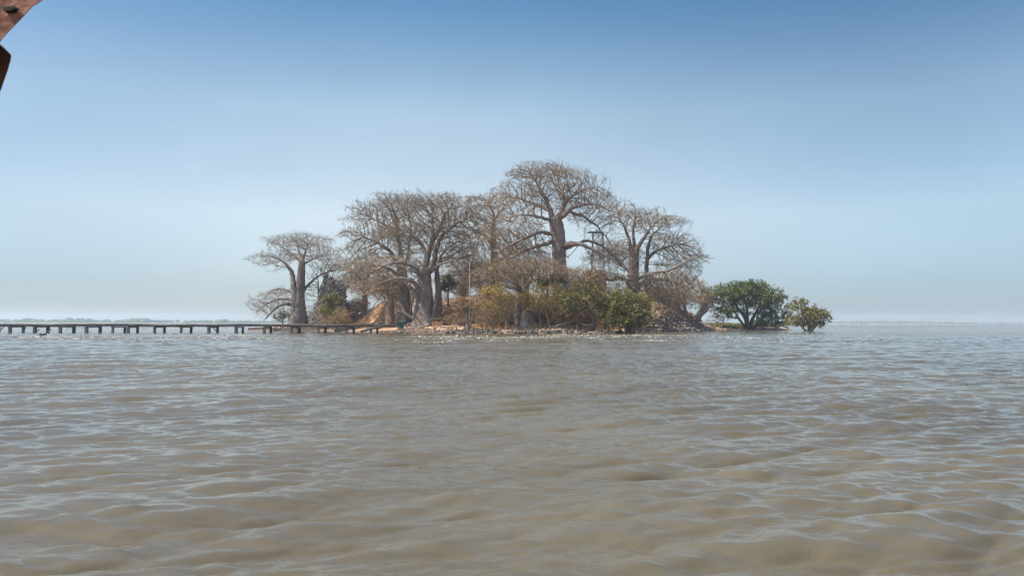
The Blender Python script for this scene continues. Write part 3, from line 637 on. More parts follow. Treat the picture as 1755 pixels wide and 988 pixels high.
# ------------------------------------------------------------------ leafy trees and shrubs
def leafy(name, label, cat, Y, base_px, trunks, ells, leafm, nleaf, seed, group=None, natt=500, woodm=SCRUB, per=4, size=.16, spread=.22, step=.4, kill=.45, shell=.45, tip=.018, yb=None, depth=.8, trop=(0, 0, .1)):
    g = np.random.default_rng(seed); b = ground(base_px, Y)
    if yb is not None: b[2] = yb
    root = empty(name, b, label, cat, group); k = Y/F; mb = MB(); seeds = []; el = []
    for t in trunks:
        lp = [[*at(q[0], q[1], Y+(q[2])), q[3]*k] for q in t]
        if t[0][1] > 545: lp[0][2] = b[2]-.25
        Q = resample(lp, step); Q[1:, :3] += g.normal(0, .035, (len(Q)-1, 3))
        mb.tube(Q[:, :3], np.maximum(Q[:, 3], tip), 7, noise=.08); seeds.append(Q[:, :3]); e = np.arange(len(Q)) >= len(Q)*.35; el += list(e)
    mb.build('trunk', woodm, root, smooth=True)
    SD = np.vstack(seeds); A = ell_points(ells, natt, Y, g, shell, depth, pads=38, padr=min(1.3, .30*max(e[2] for e in ells)*k)); A = A[A[:, 2] > b[2]+.25]
    P, par, D = colonise(SD, el, A, step, kill, 9, trop, g=g, maxit=70, wig=.2)
    V, Fq, r = skeleton_mesh(P, par, D, len(SD), tip, g=g, twigs=1, twl=.45, rmax=.12)
    link('branches', mesh_arr('branches', V, Fq), woodm, root, smooth=True)
    if nleaf:
        idx = np.arange(len(SD), len(P)); thin = idx[r[idx] < tip*2.8]
        if len(thin) == 0: thin = idx
        pick = g.choice(thin, max(1, nleaf//per), replace=True)
        LV, LF = leaves(P[pick]+g.normal(0, spread*.7, (len(pick), 3)), per, spread*.6, size, g)
        link('foliage', mesh_arr('foliage', LV, LF), leafm, root)
    return root
def gyb(px): return None
leafy('mangrove_tree', 'large dense dark green mangrove standing on the grassy spit at the right', 'mangrove', 164, 1283,
      [[(1283, 566, 0, 4.5), (1281, 556, 0, 4.5), (1278, 545, 0, 3.2), (1266, 530, 0, 2), (1250, 510, 0, 1)], [(1284, 560, 0, 4), (1290, 545, 1, 3), (1300, 528, 1, 1.8), (1306, 505, 1, .9)],
       [(1280, 552, 0, 2.6), (1262, 540, -2, 1.8), (1248, 520, -2, 1)], [(1282, 548, 0, 3), (1280, 525, -1, 2), (1274, 505, -1, 1)], [(1288, 550, 0, 2.4), (1312, 540, -1, 1.5), (1330, 530, -1, .8)]],
      [(1275, 502, 52, 19), (1252, 512, 44, 22), (1222, 516, 28, 19), (1302, 515, 44, 27), (1330, 538, 26, 22), (1245, 535, 30, 10), (1268, 493, 22, 9), (1300, 492, 20, 8)], LEAF_GREEN, 15000, 31, natt=3000, woodm=DARKWOOD, per=5, size=.24, spread=.34, step=.5, kill=.6, shell=.42)
leafy('mangrove_shrub', 'small round olive mangrove growing in the water at the far right tip', 'mangrove', 149, 1386,
      [[(1386, 568, 0, 2.6), (1386, 558, 0, 2.2), (1380, 545, 0, 1.5), (1372, 530, 0, .8)], [(1386, 562, 0, 2), (1395, 548, 0, 1.4), (1402, 535, 0, .8)], [(1384, 562, 0, 2), (1368, 554, -1, 1.2), (1360, 548, -1, .7)], [(1388, 562, 0, 2), (1402, 556, -1, 1.2), (1412, 550, -1, .7)]],
      [(1382, 542, 32, 22), (1372, 526, 17, 12), (1398, 546, 24, 15), (1362, 554, 18, 9), (1408, 552, 13, 10), (1385, 557, 28, 6)], LEAF_OLIVE, 5200, 32, natt=1400, woodm=SCRUB, per=4, size=.2, spread=.26, step=.4, kill=.5, yb=-.1, shell=.6)
leafy('waterside_bush', 'low green bush tucked under the right side of the large mangrove', 'bush', 163, 1310, [[(1308, 564, 0, 1.6), (1310, 552, 0, 1)]],
      [(1308, 553, 18, 9), (1335, 556, 12, 7)], LEAF_GREEN, 1600, 33, natt=300, woodm=DARKWOOD, size=.2, shell=.5)
leafy('pale_bush', 'sparse grey bush beneath the left side of the large mangrove', 'bush', 166, 1238, [[(1238, 560, 0, 1.4), (1240, 548, 0, .9)]],
      [(1238, 547, 24, 9), (1222, 551, 12, 6)], LEAF_OLIVE, 350, 34, natt=500, woodm=TWIG, size=.14, shell=.5)
# olive tree group right of centre
leafy('olive_green_tree', 'round yellow-green tree with dense leaves at the waterside, right of the bent dark trunk', 'tree', 101, 1078,
      [[(1074, 572, 0, 4), (1076, 560, 0, 3.6), (1070, 545, 0, 2.4), (1062, 525, 0, 1.2)], [(1076, 562, 0, 3.5), (1086, 545, 0, 2), (1095, 530, 0, 1)], [(1072, 560, 0, 2), (1055, 550, 1, 1.5), (1045, 535, 1, .8)]],
      [(1062, 518, 30, 22), (1085, 528, 28, 24), (1050, 532, 26, 22), (1095, 545, 18, 16), (1065, 545, 42, 15), (1055, 556, 30, 7), (1090, 556, 22, 7)], LEAF_OLIVE, 9000, 35, natt=2000, woodm=DARKWOOD, per=5, size=.135, spread=.2, step=.34, kill=.42, tip=.014)
leafy('bent_trunk_tree', 'dark green tree with crooked black trunk, left of the round olive tree', 'tree', 101, 1018,
      [[(1015, 571, 0, 4.5), (1018, 556, 0, 4), (1019, 545, 0, 3.2), (1010, 532, 0, 2.4), (1004, 520, 0, 1.6), (1000, 505, 0, .9)], [(1005, 528, 0, 2), (985, 535, -1, 1.5), (968, 545, -1, .9)], [(1012, 535, 0, 1.8), (1025, 520, 0, 1.2), (1030, 508, 0, .8)]],
      [(1002, 505, 30, 20), (985, 512, 24, 18), (1025, 515, 22, 18), (1005, 520, 34, 10)], LEAF_OLIVE, 3600, 36, natt=900, woodm=DARKWOOD, per=4, size=.125, spread=.2, step=.34, kill=.42, tip=.014)
leafy('dark_bush', 'dark evergreen bush high on the mound between the giant baobab and the golden shrubs', 'bush', 118, 938, [[(935, 540, 0, 1.5), (938, 500, 0, 1.4), (940, 488, 0, 1)]],
      [(930, 484, 14, 8), (950, 481, 16, 10)], LEAF_DARK, 1800, 37, natt=400, woodm=DARKWOOD, size=.16)
leafy('golden_shrub', 'tall golden-leaved shrub just right of the short stout baobab', 'shrub', 103, 930,
      [[(927, 564, 0, 1.6), (925, 540, 0, 1.3), (920, 515, 0, .8)], [(942, 564, 0, 2), (940, 548, 0, 1.5), (934, 530, 0, 1), (938, 510, 0, .7)], [(955, 564, 1, 1.3), (957, 540, 1, 1), (958, 515, 1, .7)]],
      [(915, 498, 20, 20), (935, 508, 30, 24), (960, 515, 22, 22), (905, 520, 18, 22)], LEAF_GOLD, 4200, 38, natt=1000, woodm=TWIG, per=3, size=.10, spread=.2, step=.34, kill=.42, tip=.013, shell=.5)
leafy('golden_shrub', 'yellow-leaved shrub with slim trunk between the flagpole and the short stout baobab', 'shrub', 102, 866,
      [[(868, 566, 0, 2.4), (868, 552, 0, 2), (862, 535, 0, 1.3), (850, 515, 0, .8)], [(867, 552, 0, 1.5), (875, 530, 0, 1), (880, 510, 0, .7)]],
      [(850, 505, 30, 20), (842, 525, 20, 18), (872, 515, 20, 24)], LEAF_GOLD, 3600, 39, natt=850, woodm=TWIG, per=3, size=.10, spread=.2, step=.34, kill=.42, tip=.013, shell=.5)
leafy('rusty_shrub', 'many-stemmed shrub with rusty brown leaves at the foot of the flagpole', 'shrub', 101.5, 802,
      [[(802, 564, 0, 3), (802, 550, 0, 2.2), (795, 538, 0, 1.2), (785, 525, 0, .7)], [(802, 552, 0, 1.6), (812, 536, 0, 1), (822, 520, 0, .7)], [(801, 556, 0, 1.5), (788, 546, -.5, 1), (778, 538, -.5, .6)]],
      [(790, 528, 24, 20), (815, 520, 20, 22), (780, 545, 20, 12), (822, 540, 18, 14)], LEAF_RUST, 3000, 40, natt=900, woodm=SCRUB, per=3, size=.09, spread=.2, step=.32, kill=.4, tip=.013, shell=.5)
leafy('olive_bush', 'bushy olive shrub growing before the dark ruin on the left', 'shrub', 129, 568, [[(570, 553, 0, 1.6), (572, 535, 0, 1.2), (568, 520, 0, .8)]],
      [(570, 513, 18, 10), (562, 532, 16, 13), (576, 538, 16, 12)], LEAF_OLIVE, 2600, 41, natt=500, size=.16, spread=.24)
leafy('pale_green_bush', 'small pale green bush at the left tip under the drooping baobab limbs', 'shrub', 136, 483, [[(484, 556, 0, 1.2), (485, 545, 0, .8)]],
      [(485, 543, 18, 10), (500, 548, 10, 8)], LEAF_OLIVE, 900, 42, natt=300, size=.15, spread=.22)
leafy('evergreen_bush', 'dark bush with a bright green patch behind the orange mound', 'bush', 122, 768, [[(768, 530, 0, 1.5), (768, 500, 0, 1)]],
      [(768, 485, 14, 12), (760, 495, 8, 5)], LEAF_GREEN, 1300, 43, natt=300, woodm=DARKWOOD, size=.15)
leafy('yellowing_tree', 'sparse yellowing small tree between the pale left baobab and the dark ruin', 'tree', 137, 546, [[(545, 545, 0, 1.6), (546, 510, 0, 1.4), (545, 480, 0, 1)], [(546, 500, 0, 1), (560, 470, 0, .8)]],
      [(550, 470, 26, 26), (535, 500, 18, 22), (565, 462, 26, 22), (575, 490, 24, 20)], LEAF_OLIVE, 900, 44, natt=1500, woodm=TWIG, size=.11, spread=.25, shell=.5)
leafy('golden_shrub', 'low golden shrub leaning between the tall golden shrub and the bent black trunk', 'shrub', 103.5, 975, [[(976, 564, 0, 1.5), (974, 545, 0, 1.1), (968, 528, 0, .7)]],
      [(975, 535, 24, 16), (960, 545, 16, 12), (990, 545, 18, 10)], LEAF_RUST, 2400, 45, natt=700, woodm=SCRUB, per=3, size=.10, spread=.2, step=.32, kill=.4, tip=.013, shell=.5)
leafy('olive_shrub', 'ragged olive shrub filling the space between the bent black trunk and the round tree', 'shrub', 104, 1042, [[(1042, 565, 0, 1.6), (1042, 548, 0, 1.2), (1038, 530, 0, .7)]],
      [(1040, 530, 26, 18), (1050, 548, 26, 12)], LEAF_OLIVE, 2600, 46, natt=700, woodm=SCRUB, per=3, size=.11, spread=.2, step=.32, kill=.4, tip=.013, shell=.5)
leafy('yellowing_shrub', 'yellowing shrub leaning against the left foot of the rubble heap', 'shrub', 110, 1106, [[(1104, 562, 0, 1.6), (1106, 545, 0, 1.2), (1108, 528, 0, .7)]],
      [(1106, 530, 20, 18), (1112, 545, 16, 12), (1098, 515, 16, 12)], LEAF_GOLD, 2200, 47, natt=700, woodm=SCRUB, per=3, size=.10, spread=.2, step=.32, kill=.4, tip=.013, shell=.5)
# brown leafless scrub: prototypes copied over the slopes
def scrub_proto(seed, leafm, nl):
    g = np.random.default_rng(seed); root = empty('scrub_bush', (0, 0, 0)); mb = MB(); sd = []
    for i in range(5):
        a = g.random()*6.28; top = np.array([math.cos(a)*.9, math.sin(a)*.9, 1.4+g.random()]); Q = resample([[0, 0, -.2, .05], [top[0]*.4, top[1]*.4, top[2]*.5, .035], [*top, .02]], .3)
        mb.tube(Q[:, :3], Q[:, 3], 5, noise=.1); sd.append(Q[:, :3])
    mb.build('trunk', SCRUB, root, True); SD = np.vstack(sd)
    v = g.normal(size=(420, 3)); v /= np.linalg.norm(v, axis=1)[:, None]; A = v*(g.random(420)**.5)[:, None]*np.array([1.9, 1.9, 1.5])+np.array([0, 0, 2.0]); A = A[A[:, 2] > .3]
    P, par, D = colonise(SD, np.ones(len(SD), bool), A, .32, .36, 5, (0, 0, .1), g=g, maxit=40, wig=.2)
    V, Fq, r = skeleton_mesh(P, par, D, len(SD), .014, g=g, twigs=2, twl=.5, rmax=.08); link('branches', mesh_arr('branches', V, Fq), SCRUB, root)
    idx = np.arange(len(SD), len(P)); LV, LF = leaves(P[g.choice(idx, nl)], 3, .14, .085, g); link('foliage', mesh_arr('foliage', LV, LF), leafm, root)
    return root
def place_of(px, bins):
    for lim, w in bins:
        if px < lim: return w
def copy_tree(o, parent=None):
    c = o.copy(); COL.objects.link(c)
    if parent: c.parent = parent
    for ch in o.children: copy_tree(ch, c)
    return c
protos = [scrub_proto(61, LEAF_RUST, 260), scrub_proto(62, LEAF_RUST, 120), scrub_proto(63, LEAF_GOLD, 200), scrub_proto(64, LEAF_RUST, 60)]
spots = []
g = np.random.default_rng(99)
for (p0, p1, y0, y1, n) in ((810, 1060, 112, 124, 20), (830, 1060, 106, 111, 10), (820, 1090, 126, 140, 16), (640, 800, 128, 138, 12), (575, 650, 134, 142, 6), (950, 1100, 106, 112, 7), (520, 560, 134, 140, 4), (1010, 1095, 118, 130, 10), (960, 1085, 130, 139, 14), (810, 1000, 107, 118, 18), (660, 800, 122, 130, 10), (800, 900, 104, 107, 6), (1100, 1165, 140, 150, 7), (545, 588, 126, 131, 7)):
    for _ in range(n): spots.append((g.uniform(p0, p1), g.uniform(y0, y1)))
used = set()
for i, (px, Y) in enumerate(spots):
    k = int(g.integers(0, 4)); pr = protos[k]
    if k in used: c = copy_tree(pr)
    else: c = pr; used.add(k)
    p = ground(px, Y, -.05); c.location = tuple(p); c.rotation_euler = (0, 0, g.random()*6.28); sc = .75+.6*g.random(); c.scale = (sc, sc, sc*(.8+.4*g.random()))
    kd = ('rusty-leaved', 'brown nearly leafless', 'yellow-leaved', 'bare twiggy')[k]
    wh = place_of(px, [(600, 'beside the dark ruin'), (660, 'behind the left orange mound'), (760, 'behind the massive baobab trunks'), (815, 'behind the flagpole'), (880, 'left of the short stout baobab'), (950, 'behind the tall golden shrub'), (1010, 'left of the bent black trunk'), (1060, 'below the tan fort block'), (1100, 'behind the round olive tree'), (9999, 'on the upper slope of the rubble heap')])
    tag(c, '%s scrub bush %s, %s' % (kd, wh, 'near the shore' if Y < 110 else ('midway' if Y < 126 else 'at the back')), 'bush', 'brown scrub bushes under the baobabs')

# ------------------------------------------------------------------ ruins and rubble
def masonry(mb, c, d, course=.35, seed=0, prof=None):
    """uneven stone courses under a ragged broken profile prof(u) (u 0..1 along the wall, height fraction)"""
    g = np.random.default_rng(seed); n = max(1, int(d[2]/course)); ph = g.uniform(0, 6, 3)
    def top(u):
        b = prof(u) if prof else 1.0
        return b*d[2]*(1-.10*(.5+.5*math.sin(u*9+ph[0]))-.07*(.5+.5*math.sin(u*23+ph[1])))
    for i in range(n):
        x = -d[0]/2+g.uniform(-.12, .12)
        while x < d[0]/2:
            w = g.uniform(.35, .8); u = min(max((x+w/2)/d[0]+.5, 0), 1)
            if course*(i+.6) < top(u): mb.box((c[0]+x+w/2, c[1]+g.uniform(-.05, .05), c[2]+course*(i+.5)), (w-.02, d[1]+g.uniform(-.15, .1), course-.02), jit=.05)
            x += w
p = ground(570, 133); 
t = empty('ruined_tower', p, 'dark broken masonry tower of the ruin behind the olive shrub', 'ruin')
mb = MB(); z = p[2]-.5; top = at(570, 466, 133)[2]
masonry(mb, (p[0], 133, z), (4.3, 2.0, top-z), seed=1, prof=lambda u: np.interp(u, [0, .12, .25, .45, .6, .8, 1], [.80, .84, .99, 1, .98, .84, .8])); mb.build('wall', STONE_BLACK, t)
mb = MB(); masonry(mb, (p[0]+2.4, 134, z), (2.2, 1.4, (top-z)*.5), seed=21, prof=lambda u: 1.1-.3*u); mb.build('side_wall', STONE_BLACK, t)
p = ground(546, 132); t = empty('ruined_wall', p, 'pale crumbling wall fragment left of the dark tower', 'ruin')
mb = MB(); top = at(546, 500, 132)[2]
masonry(mb, (p[0], 132, p[2]-.5), (2.8, 1.2, top-p[2]+.5), seed=3, prof=lambda u: np.interp(u, [0, .3, .6, 1], [.45, .7, 1, .85])); mb.build('wall', STONE_PALE, t)
p = ground(1019, 142); t = empty('fort_ruin', p, 'tan roofless block of the old fort below the lattice tower', 'ruin')
mb = MB(); top = at(1019, 463, 142)[2]; z = p[2]-.8
masonry(mb, (p[0], 142, z), (3.7, 3.0, top-z), course=.45, seed=5, prof=lambda u: 1.08); mb.build('wall', STONE_TAN, t)
p = ground(1136, 152); t = empty('ruined_wall', p, 'dark broken wall standing on top of the rubble heap', 'ruin')
mb = MB(); top = at(1136, 488, 152)[2]
masonry(mb, (p[0], 152, p[2]-.8), (6.4, 1.4, max(2.2, top-p[2]+.8)), course=.4, seed=6, prof=lambda u: np.interp(u, [0, .3, .7, 1], [.8, 1, .9, .6])); mb.build('wall', STONE_BLACK, t)
# retaining wall along the left mound
p0 = ground(598, 117); t = empty('retaining_wall', p0, 'low dark dry-stone wall along the foot of the left orange mound', 'wall')
mb = MB()
g = np.random.default_rng(8)
for i in range(26):
    px = 575+i*3.3; q = ground(px, 117.3)
    for k in range(3): mb.box((q[0]+g.uniform(-.05, .05), q[1]+g.uniform(-.08, .08), q[2]+.12+k*.3), (.34, .5, .29), (g.uniform(-.1, .1),)*3, jit=.04)
mb.build('stones', STONE_BLACK, t)
# rubble heap
mb = MB(); g = np.random.default_rng(9)
for _ in range(4200):
    px = g.uniform(1096, 1222); Y = g.uniform(128, 158)
    x, y = XY(px, Y)
    if sdist(np.array([x]), np.array([y]))[0] < -.6: continue
    r = .14+.36*g.random()**2; mb.rock((x, y, gz(x, y)+r*.35), r)
tag(mb.build('rubble_heap', STONE), 'sloping heap of broken reddish stones from the ruined fort', 'rubble', kind='stuff')
mb = MB()
for _ in range(2200):
    px = g.choice([g.uniform(505, 575), g.uniform(615, 800), g.uniform(640, 780), g.uniform(800, 1100)]); Y = {0: 131, 1: 101, 2: 100}[0 if px < 600 else (1 if px < 800 else 2)]+g.uniform(0, 5)
    x, y = XY(px, Y)
    if px < 600: y += 0
    if sdist(np.array([x]), np.array([y]))[0] < -.3: continue
    r = .05+.16*g.random()**2; mb.rock((x, y, gz(x, y)+r*.3), r)
tag(mb.build('beach_pebbles', LITTER), 'loose stones and shell litter scattered on the beach and banks', 'stones', kind='stuff')
# shoreline boulders, each its own
g = np.random.default_rng(10)
for i in range(150):
    px = g.uniform(765, 1100) if i < 112 else g.uniform(1110, 1280)
    Y0 = np.interp(px, [690, 780, 900, 1000, 1050, 1085, 1105, 1200, 1250, 1290], [101.5, 99.5, 98.5, 98.5, 99.5, 108, 128, 149, 160, 163]); Y = Y0+g.uniform(-.6, 1.6)
    x, y = XY(px, Y); r = g.uniform(.16, .38)*(1 if i < 112 else 1.3)
    mb = MB(); mb.rock((0, 0, 0), r, (1, 1, g.uniform(.6, 1.2))); o = mb.build('shore_stone', STONE_DARK); o.location = (x, y, max(gz(x, y), 0)+r*.35)
    if i < 112: tag(o, '%s dark wet stone at the waterline %s' % ('small' if r < .24 else ('tall' if o.dimensions.z > .5 else 'large'), place_of(px, [(800, 'left of the flagpole'), (845, 'just right of the flagpole'), (885, 'below the yellow-leaved shrub'), (920, 'before the short stout baobab'), (960, 'below the tall golden shrub'), (1005, 'left of the bent black trunk'), (1045, 'right of the bent black trunk'), (9999, 'below the round olive tree')])), 'stone', 'dark stones along the waterline')
    else: tag(o, '%s dark stone at the water %s' % ('small' if r < .32 else 'large', place_of(px, [(1150, 'under the left half of the rubble heap'), (1190, 'left of the blue plastic'), (1222, 'right of the blue plastic'), (9999, 'along the grassy spit')])), 'stone', 'dark stones below the rubble and spit')

# wooden stakes
def stake(name, px, Y, h, w, label, grp, m=WOOD):
    x, y = XY(px, Y); z = min(gz(x, y), 0.1)-.3
    mb = MB(); a = random.uniform(-.14, .14)
    mb.tube([(0, 0, 0), (a*.3, 0, (h+.3)*.5), (a, random.uniform(-.05, .05), h+.3)], [w, w*.95, w*.75], 6, noise=.12)
    o = mb.build(name, m); o.location = (x, y, max(z, -.6)); tag(o, label, 'stake', grp)
for i in range(46):
    stake('wooden_stake', 470+i*1.6+random.uniform(-.4, .4), 131.5, 1.15+random.uniform(-.15, .15), .085, 'weathered stake in the %s of the close row behind the jetty' % ('left third' if i < 15 else ('middle third' if i < 31 else 'right third')), 'stakes of the old fence behind the jetty', WOOD_TOP)
for px in (774, 781, 788, 796, 803, 811, 818, 826, 834, 842, 902, 911, 922, 934, 942, 951, 963, 971, 982, 990):
    stake('shore_stake', px, 98.9, random.uniform(.75, 1.15), .1, 'short rotten stake among the shore stones ' + place_of(px, [(790, 'left of the flagpole'), (845, 'right of the flagpole'), (925, 'before the short stout baobab'), (965, 'below the tall golden shrub'), (9999, 'left of the bent black trunk')]), 'stakes along the shore stones', WOOD)
# floating timber at the fence's left end
mb = MB(); a = at(425, 566, 131); mb.tube([(a[0], 131, .35), (a[0]+2.2, 131.3, .5), (a[0]+5.6, 131.2, .42)], [.16, .2, .13], 8, noise=.15)
tag(mb.build('fallen_log', WOOD), 'long dark log lying at the left end of the stake row', 'log')

# ------------------------------------------------------------------ jetty
def jetty():
    Yf, Yb = 101.0, 102.9
    root = empty('wooden_jetty', (XY(300, Yf)[0], Yf, 0), 'long weathered wooden jetty on paired posts, running to the sandy landing', 'jetty')
    zt = 1.16
    sag = lambda x: .045*math.sin(x*.31)+.03*math.sin(x*.83+1)
    xl, xr = XY(-260, Yf)[0], XY(676, Yf)[0]
    mb = MB(); x = xl
    while x < xr:
        w = random.uniform(.17, .23)
        if random.random() > .05:
            mb.box((x+w/2, (Yf+Yb)/2+random.uniform(-.05, .05), zt+sag(x)+random.uniform(-.025, .025)), (w-.012, Yb-Yf+.42+random.uniform(-.1, .12), .05), (0, random.uniform(-.02, .02), 0), jit=.006)
        x += w+.006
    mb.build('deck', WOOD_TOP, root)
    segs = [-260, -215, -170, -130, -90, -50, -20, 19, 61, 105, 150, 194, 237-16, 283-17, 328-17, 374-15, 406, 454, 500, 547, 594, 636, 676]
    for k, Y in ((0, Yf), (1, Yb)):
        mb = MB()
        for a, b in zip(segs[:-1], segs[1:]):
            xa, xb = XY(a, Y)[0], XY(b, Y)[0]
            mb.box(((xa+xb)/2, Y+random.uniform(-.03, .03), zt+sag((xa+xb)/2)-.16+random.uniform(-.012, .012)), (xb-xa+.1, .12, .24), (0, random.uniform(-.004, .004), 0), jit=.01)
        mb.build('stringer', WOOD, root)
    mb = MB()                     # light kerb rail on the edge of the deck
    for a, b in zip(segs[2:-2:2], segs[4::2]):
        xa, xb = XY(a, Yf)[0], XY(b, Yf)[0]; mb.box(((xa+xb)/2-.1, Yf-.10, zt+.085), (xb-xa-.5, .09, .06), (0, random.uniform(-.006, .006), 0), jit=.008)
    mb.build('edge_rail', WOOD_TOP, root)
    front = [-236, -192, -148, -106, -64, -22, 19, 61, 105, 150, 194, 221, 266, 311, 359, 406, 454, 500, 547, 594, 636]
    back = [-214, -170, -126, -84, -42, -1, 41, 83, 128, 173, 215, 237, 283, 328, 374, 417, 465, 514, 558, 607, 647]
    for i, (a, b) in enumerate(zip(front, back)):
        for px, Y, w in ((a, Yf+.02, .34), (b, Yb-.05, .32)):
            x = XY(px, Y)[0]; lean = random.uniform(-.10, .10); mb = MB()
            g0 = gz(x, Y); zb = min(-.6, g0-.3) if g0 < 0 else g0-.3; L = zt-.29-zb
            w *= random.uniform(.75, 1.05) if i > 9 else random.uniform(.95, 1.15)
            mb.box((x, Y, zb+L/2), (w, w*.9, L), (0, lean*.6, random.uniform(-.1, .1)), jit=.02)
            mb.build('post', WOOD, root)
        xa, xb = XY(a, Yf)[0], XY(b, Yb)[0]
        mb = MB(); mb.tube([(xa-.1, Yf-.15, zt-.36), (xb+.1, Yb+.15, zt-.36)], [.08, .08], 4); mb.build('cross_beam', WOOD, root)
    for (a, b, za, zb) in ((-1, 8, 0.0, .8), (43, 46, .1, .75), (61, 70, .05, .5), (366, 374, .8, .1), (83, 90, .1, .5)):
        xa, xb = XY(a, Yf)[0], XY(b, Yf)[0]; mb = MB(); mb.tube([(xa, Yf-.05, za), (xb, Yf-.05, zb)], [.07, .07], 5); mb.build('brace', WOOD, root)
    e = ground(690, 101.6); mb = MB(); x0 = xr+.05
    for k in range(5): mb.box(((x0+e[0])/2, 101.2+k*.38, (zt+.1+e[2])/2), (math.hypot(e[0]-x0, zt-.2-e[2]), .34, .07), (0, math.atan2(zt-e[2]-.05, e[0]-x0), 0), jit=.015)
    mb.build('ramp', WOOD_TOP, root)
jetty()
for px, r in ((70, .26), (75, .32), (79, .22)): pass
mb = MB(); a = at(73, 578, 79); mb.tube([(a[0]-.33, 79, -.12), (a[0]-.2, 79, .14), (a[0], 79.05, .1), (a[0]+.2, 79, .16), (a[0]+.36, 79, -.1)], [.1, .16, .12, .17, .1], 8, noise=.15)
tag(mb.build('driftwood', STONE_DARK), 'small dark lump of driftwood poking from the water in front of the jetty', 'driftwood')

# ------------------------------------------------------------------ small things on the landing
b = ground(687, 106); t = empty('green_bin', b, 'green plastic waste bin on the sand at the end of the jetty', 'bin')
mb = MB(); mb.box((b[0], b[1], b[2]+.56), (.72, .72, 1.12), taper=1.28, jit=.005); mb.build('body', BINM, t)
mb = MB(); mb.box((b[0], b[1]-.02, b[2]+1.165), (1.02, 1.02, .09), (.04, 0, 0), taper=.94); mb.tube([(b[0]-.4, b[1]+.53, b[2]+1.16), (b[0]+.4, b[1]+.53, b[2]+1.16)], [.035, .035], 6); mb.build('lid', BINM, t)
for sx in (-1, 1):
    mb = MB(); mb.tube([(b[0]+sx*.3, b[1]+.4, b[2]+.12), (b[0]+sx*.4, b[1]+.4, b[2]+.12)], [.12, .12], 10); mb.build('wheel', STONE_DARK, t)
b = ground(803, 102); t = empty('flagpole', b, 'thin white pole standing bare among the shrubs', 'pole'); topz = at(805, 453, 102)[2]
xx = XY(804.5, 102)[0]
mb = MB(); mb.tube([(xx, 102, b[2]-.3), (xx+.02, 102, (b[2]+topz)/2), (xx+.03, 102, topz)], [.04, .032, .025], 8); mb.build('pole', WHITE, t)
mb = MB(); mb.rock((xx+.03, 102, topz+.05), .08, (1, 1, 1)); mb.build('finial', WHITE, t)
mb = MB(); mb.tube([(xx, 101.93, b[2]+1.2), (xx, 101.93, b[2]+1.45)], [.03, .03], 5); mb.build('cleat', METAL, t)
# leaning pole, logs, brick stack, bench, stone heap
A = at(625, 549, 112); B = at(652, 508, 113); mb = MB(); mb.tube([A+np.array([0, 0, -.3]), (A+B)/2, B], [.075, .07, .055], 7, noise=.05)
tag(mb.build('leaning_pole', DARKWOOD), 'dark straight pole leaning diagonally before the left orange mound', 'pole')
A = at(688, 533, 109.5); B = at(709, 547, 109); mb = MB(); mb.tube([A, (A+B)/2, B], [.17, .19, .2], 9, noise=.08)
tag(mb.build('leaning_log', WOOD), 'thick brown log slanting down against the roots right of the bin', 'log')
b = ground(748, 108); t = empty('brick_barrier', b, 'short row of orange brick uprights under a dark log beside the massive baobab', 'barrier')
for i in range(6):
    x = XY(742+i*3.1, 107)[0]; mb = MB(); z = gz(x, 107); mb.box((x, 107, z+.42), (.17, .17, .95), (0, random.uniform(-.08, .08), 0), jit=.015); mb.build('upright', BRICK, t)
x0 = XY(738, 107)[0]; x1 = XY(768, 107)[0]; mb = MB(); mb.tube([(x0, 107, gz(x0, 107)+1.05), ((x0+x1)/2, 107, gz(x0, 107)+1.12), (x1, 107, gz(x1, 107)+.95)], [.12, .14, .1], 8, noise=.1); mb.build('top_log', DARKWOOD, t)
mb = MB()
for k in range(26): mb.rock(ground(random.uniform(697, 728), random.uniform(107, 108.5))+np.array([0, 0, random.uniform(0, .3)]), random.uniform(.12, .3), (1.4, 1, .5))
tag(mb.build('stone_heap', STONE_PALE), 'low heap of flat pale stones at the foot of the massive baobab', 'stones')
A = ground(699, 106.5); t = empty('metal_frame', A, 'small pale bent pipe frame standing right of the bin', 'frame')
mb = MB(); mb.tube([A, A+np.array([0, 0, .85]), A+np.array([.6, 0, .85])], [.04, .04, .04], 6); mb.build('pipe', WHITE, t)
for (pa, pb, Y, r, m_, lab) in (((942, 563), (992, 549), 103, .12, WOOD_TOP, 'bleached log lying behind the shore stakes'), ((1000, 558), (1024, 561), 101, .11, WOOD_TOP, 'pale plank-like log left of the bent dark trunk'), ((1008, 571), (1030, 573), 97.9, .09, WOOD_TOP, 'pale stick at the waterline under the bent dark trunk'),
                                ((830, 552), (866, 549), 106, .1, WOOD_TOP, 'thin pale log on the slope behind the yellow shrub'), ((618, 569), (655, 560), 100.4, .16, DARKWOOD, 'dark log shape standing in for the jetty shadow on the beach beneath the ramp'), ((1112, 556), (1128, 554), 131, .14, WOOD_TOP, 'pale flat log at the left foot of the rubble heap')):  # dark log under the ramp stands in for the jetty's cast shadow
    A = at(*pa, Y); B = at(*pb, Y+.4); A[2] = max(A[2], gz(A[0], A[1])+r*.5); B[2] = max(B[2], gz(B[0], B[1])+r*.6); mb = MB(); M_ = (A+B)/2+np.array([0, 0, .08]); mb.tube([A, M_, B], [r, r*1.1, r*.7], 8, noise=.12)
    tag(mb.build('fallen_log', m_), lab, 'log')
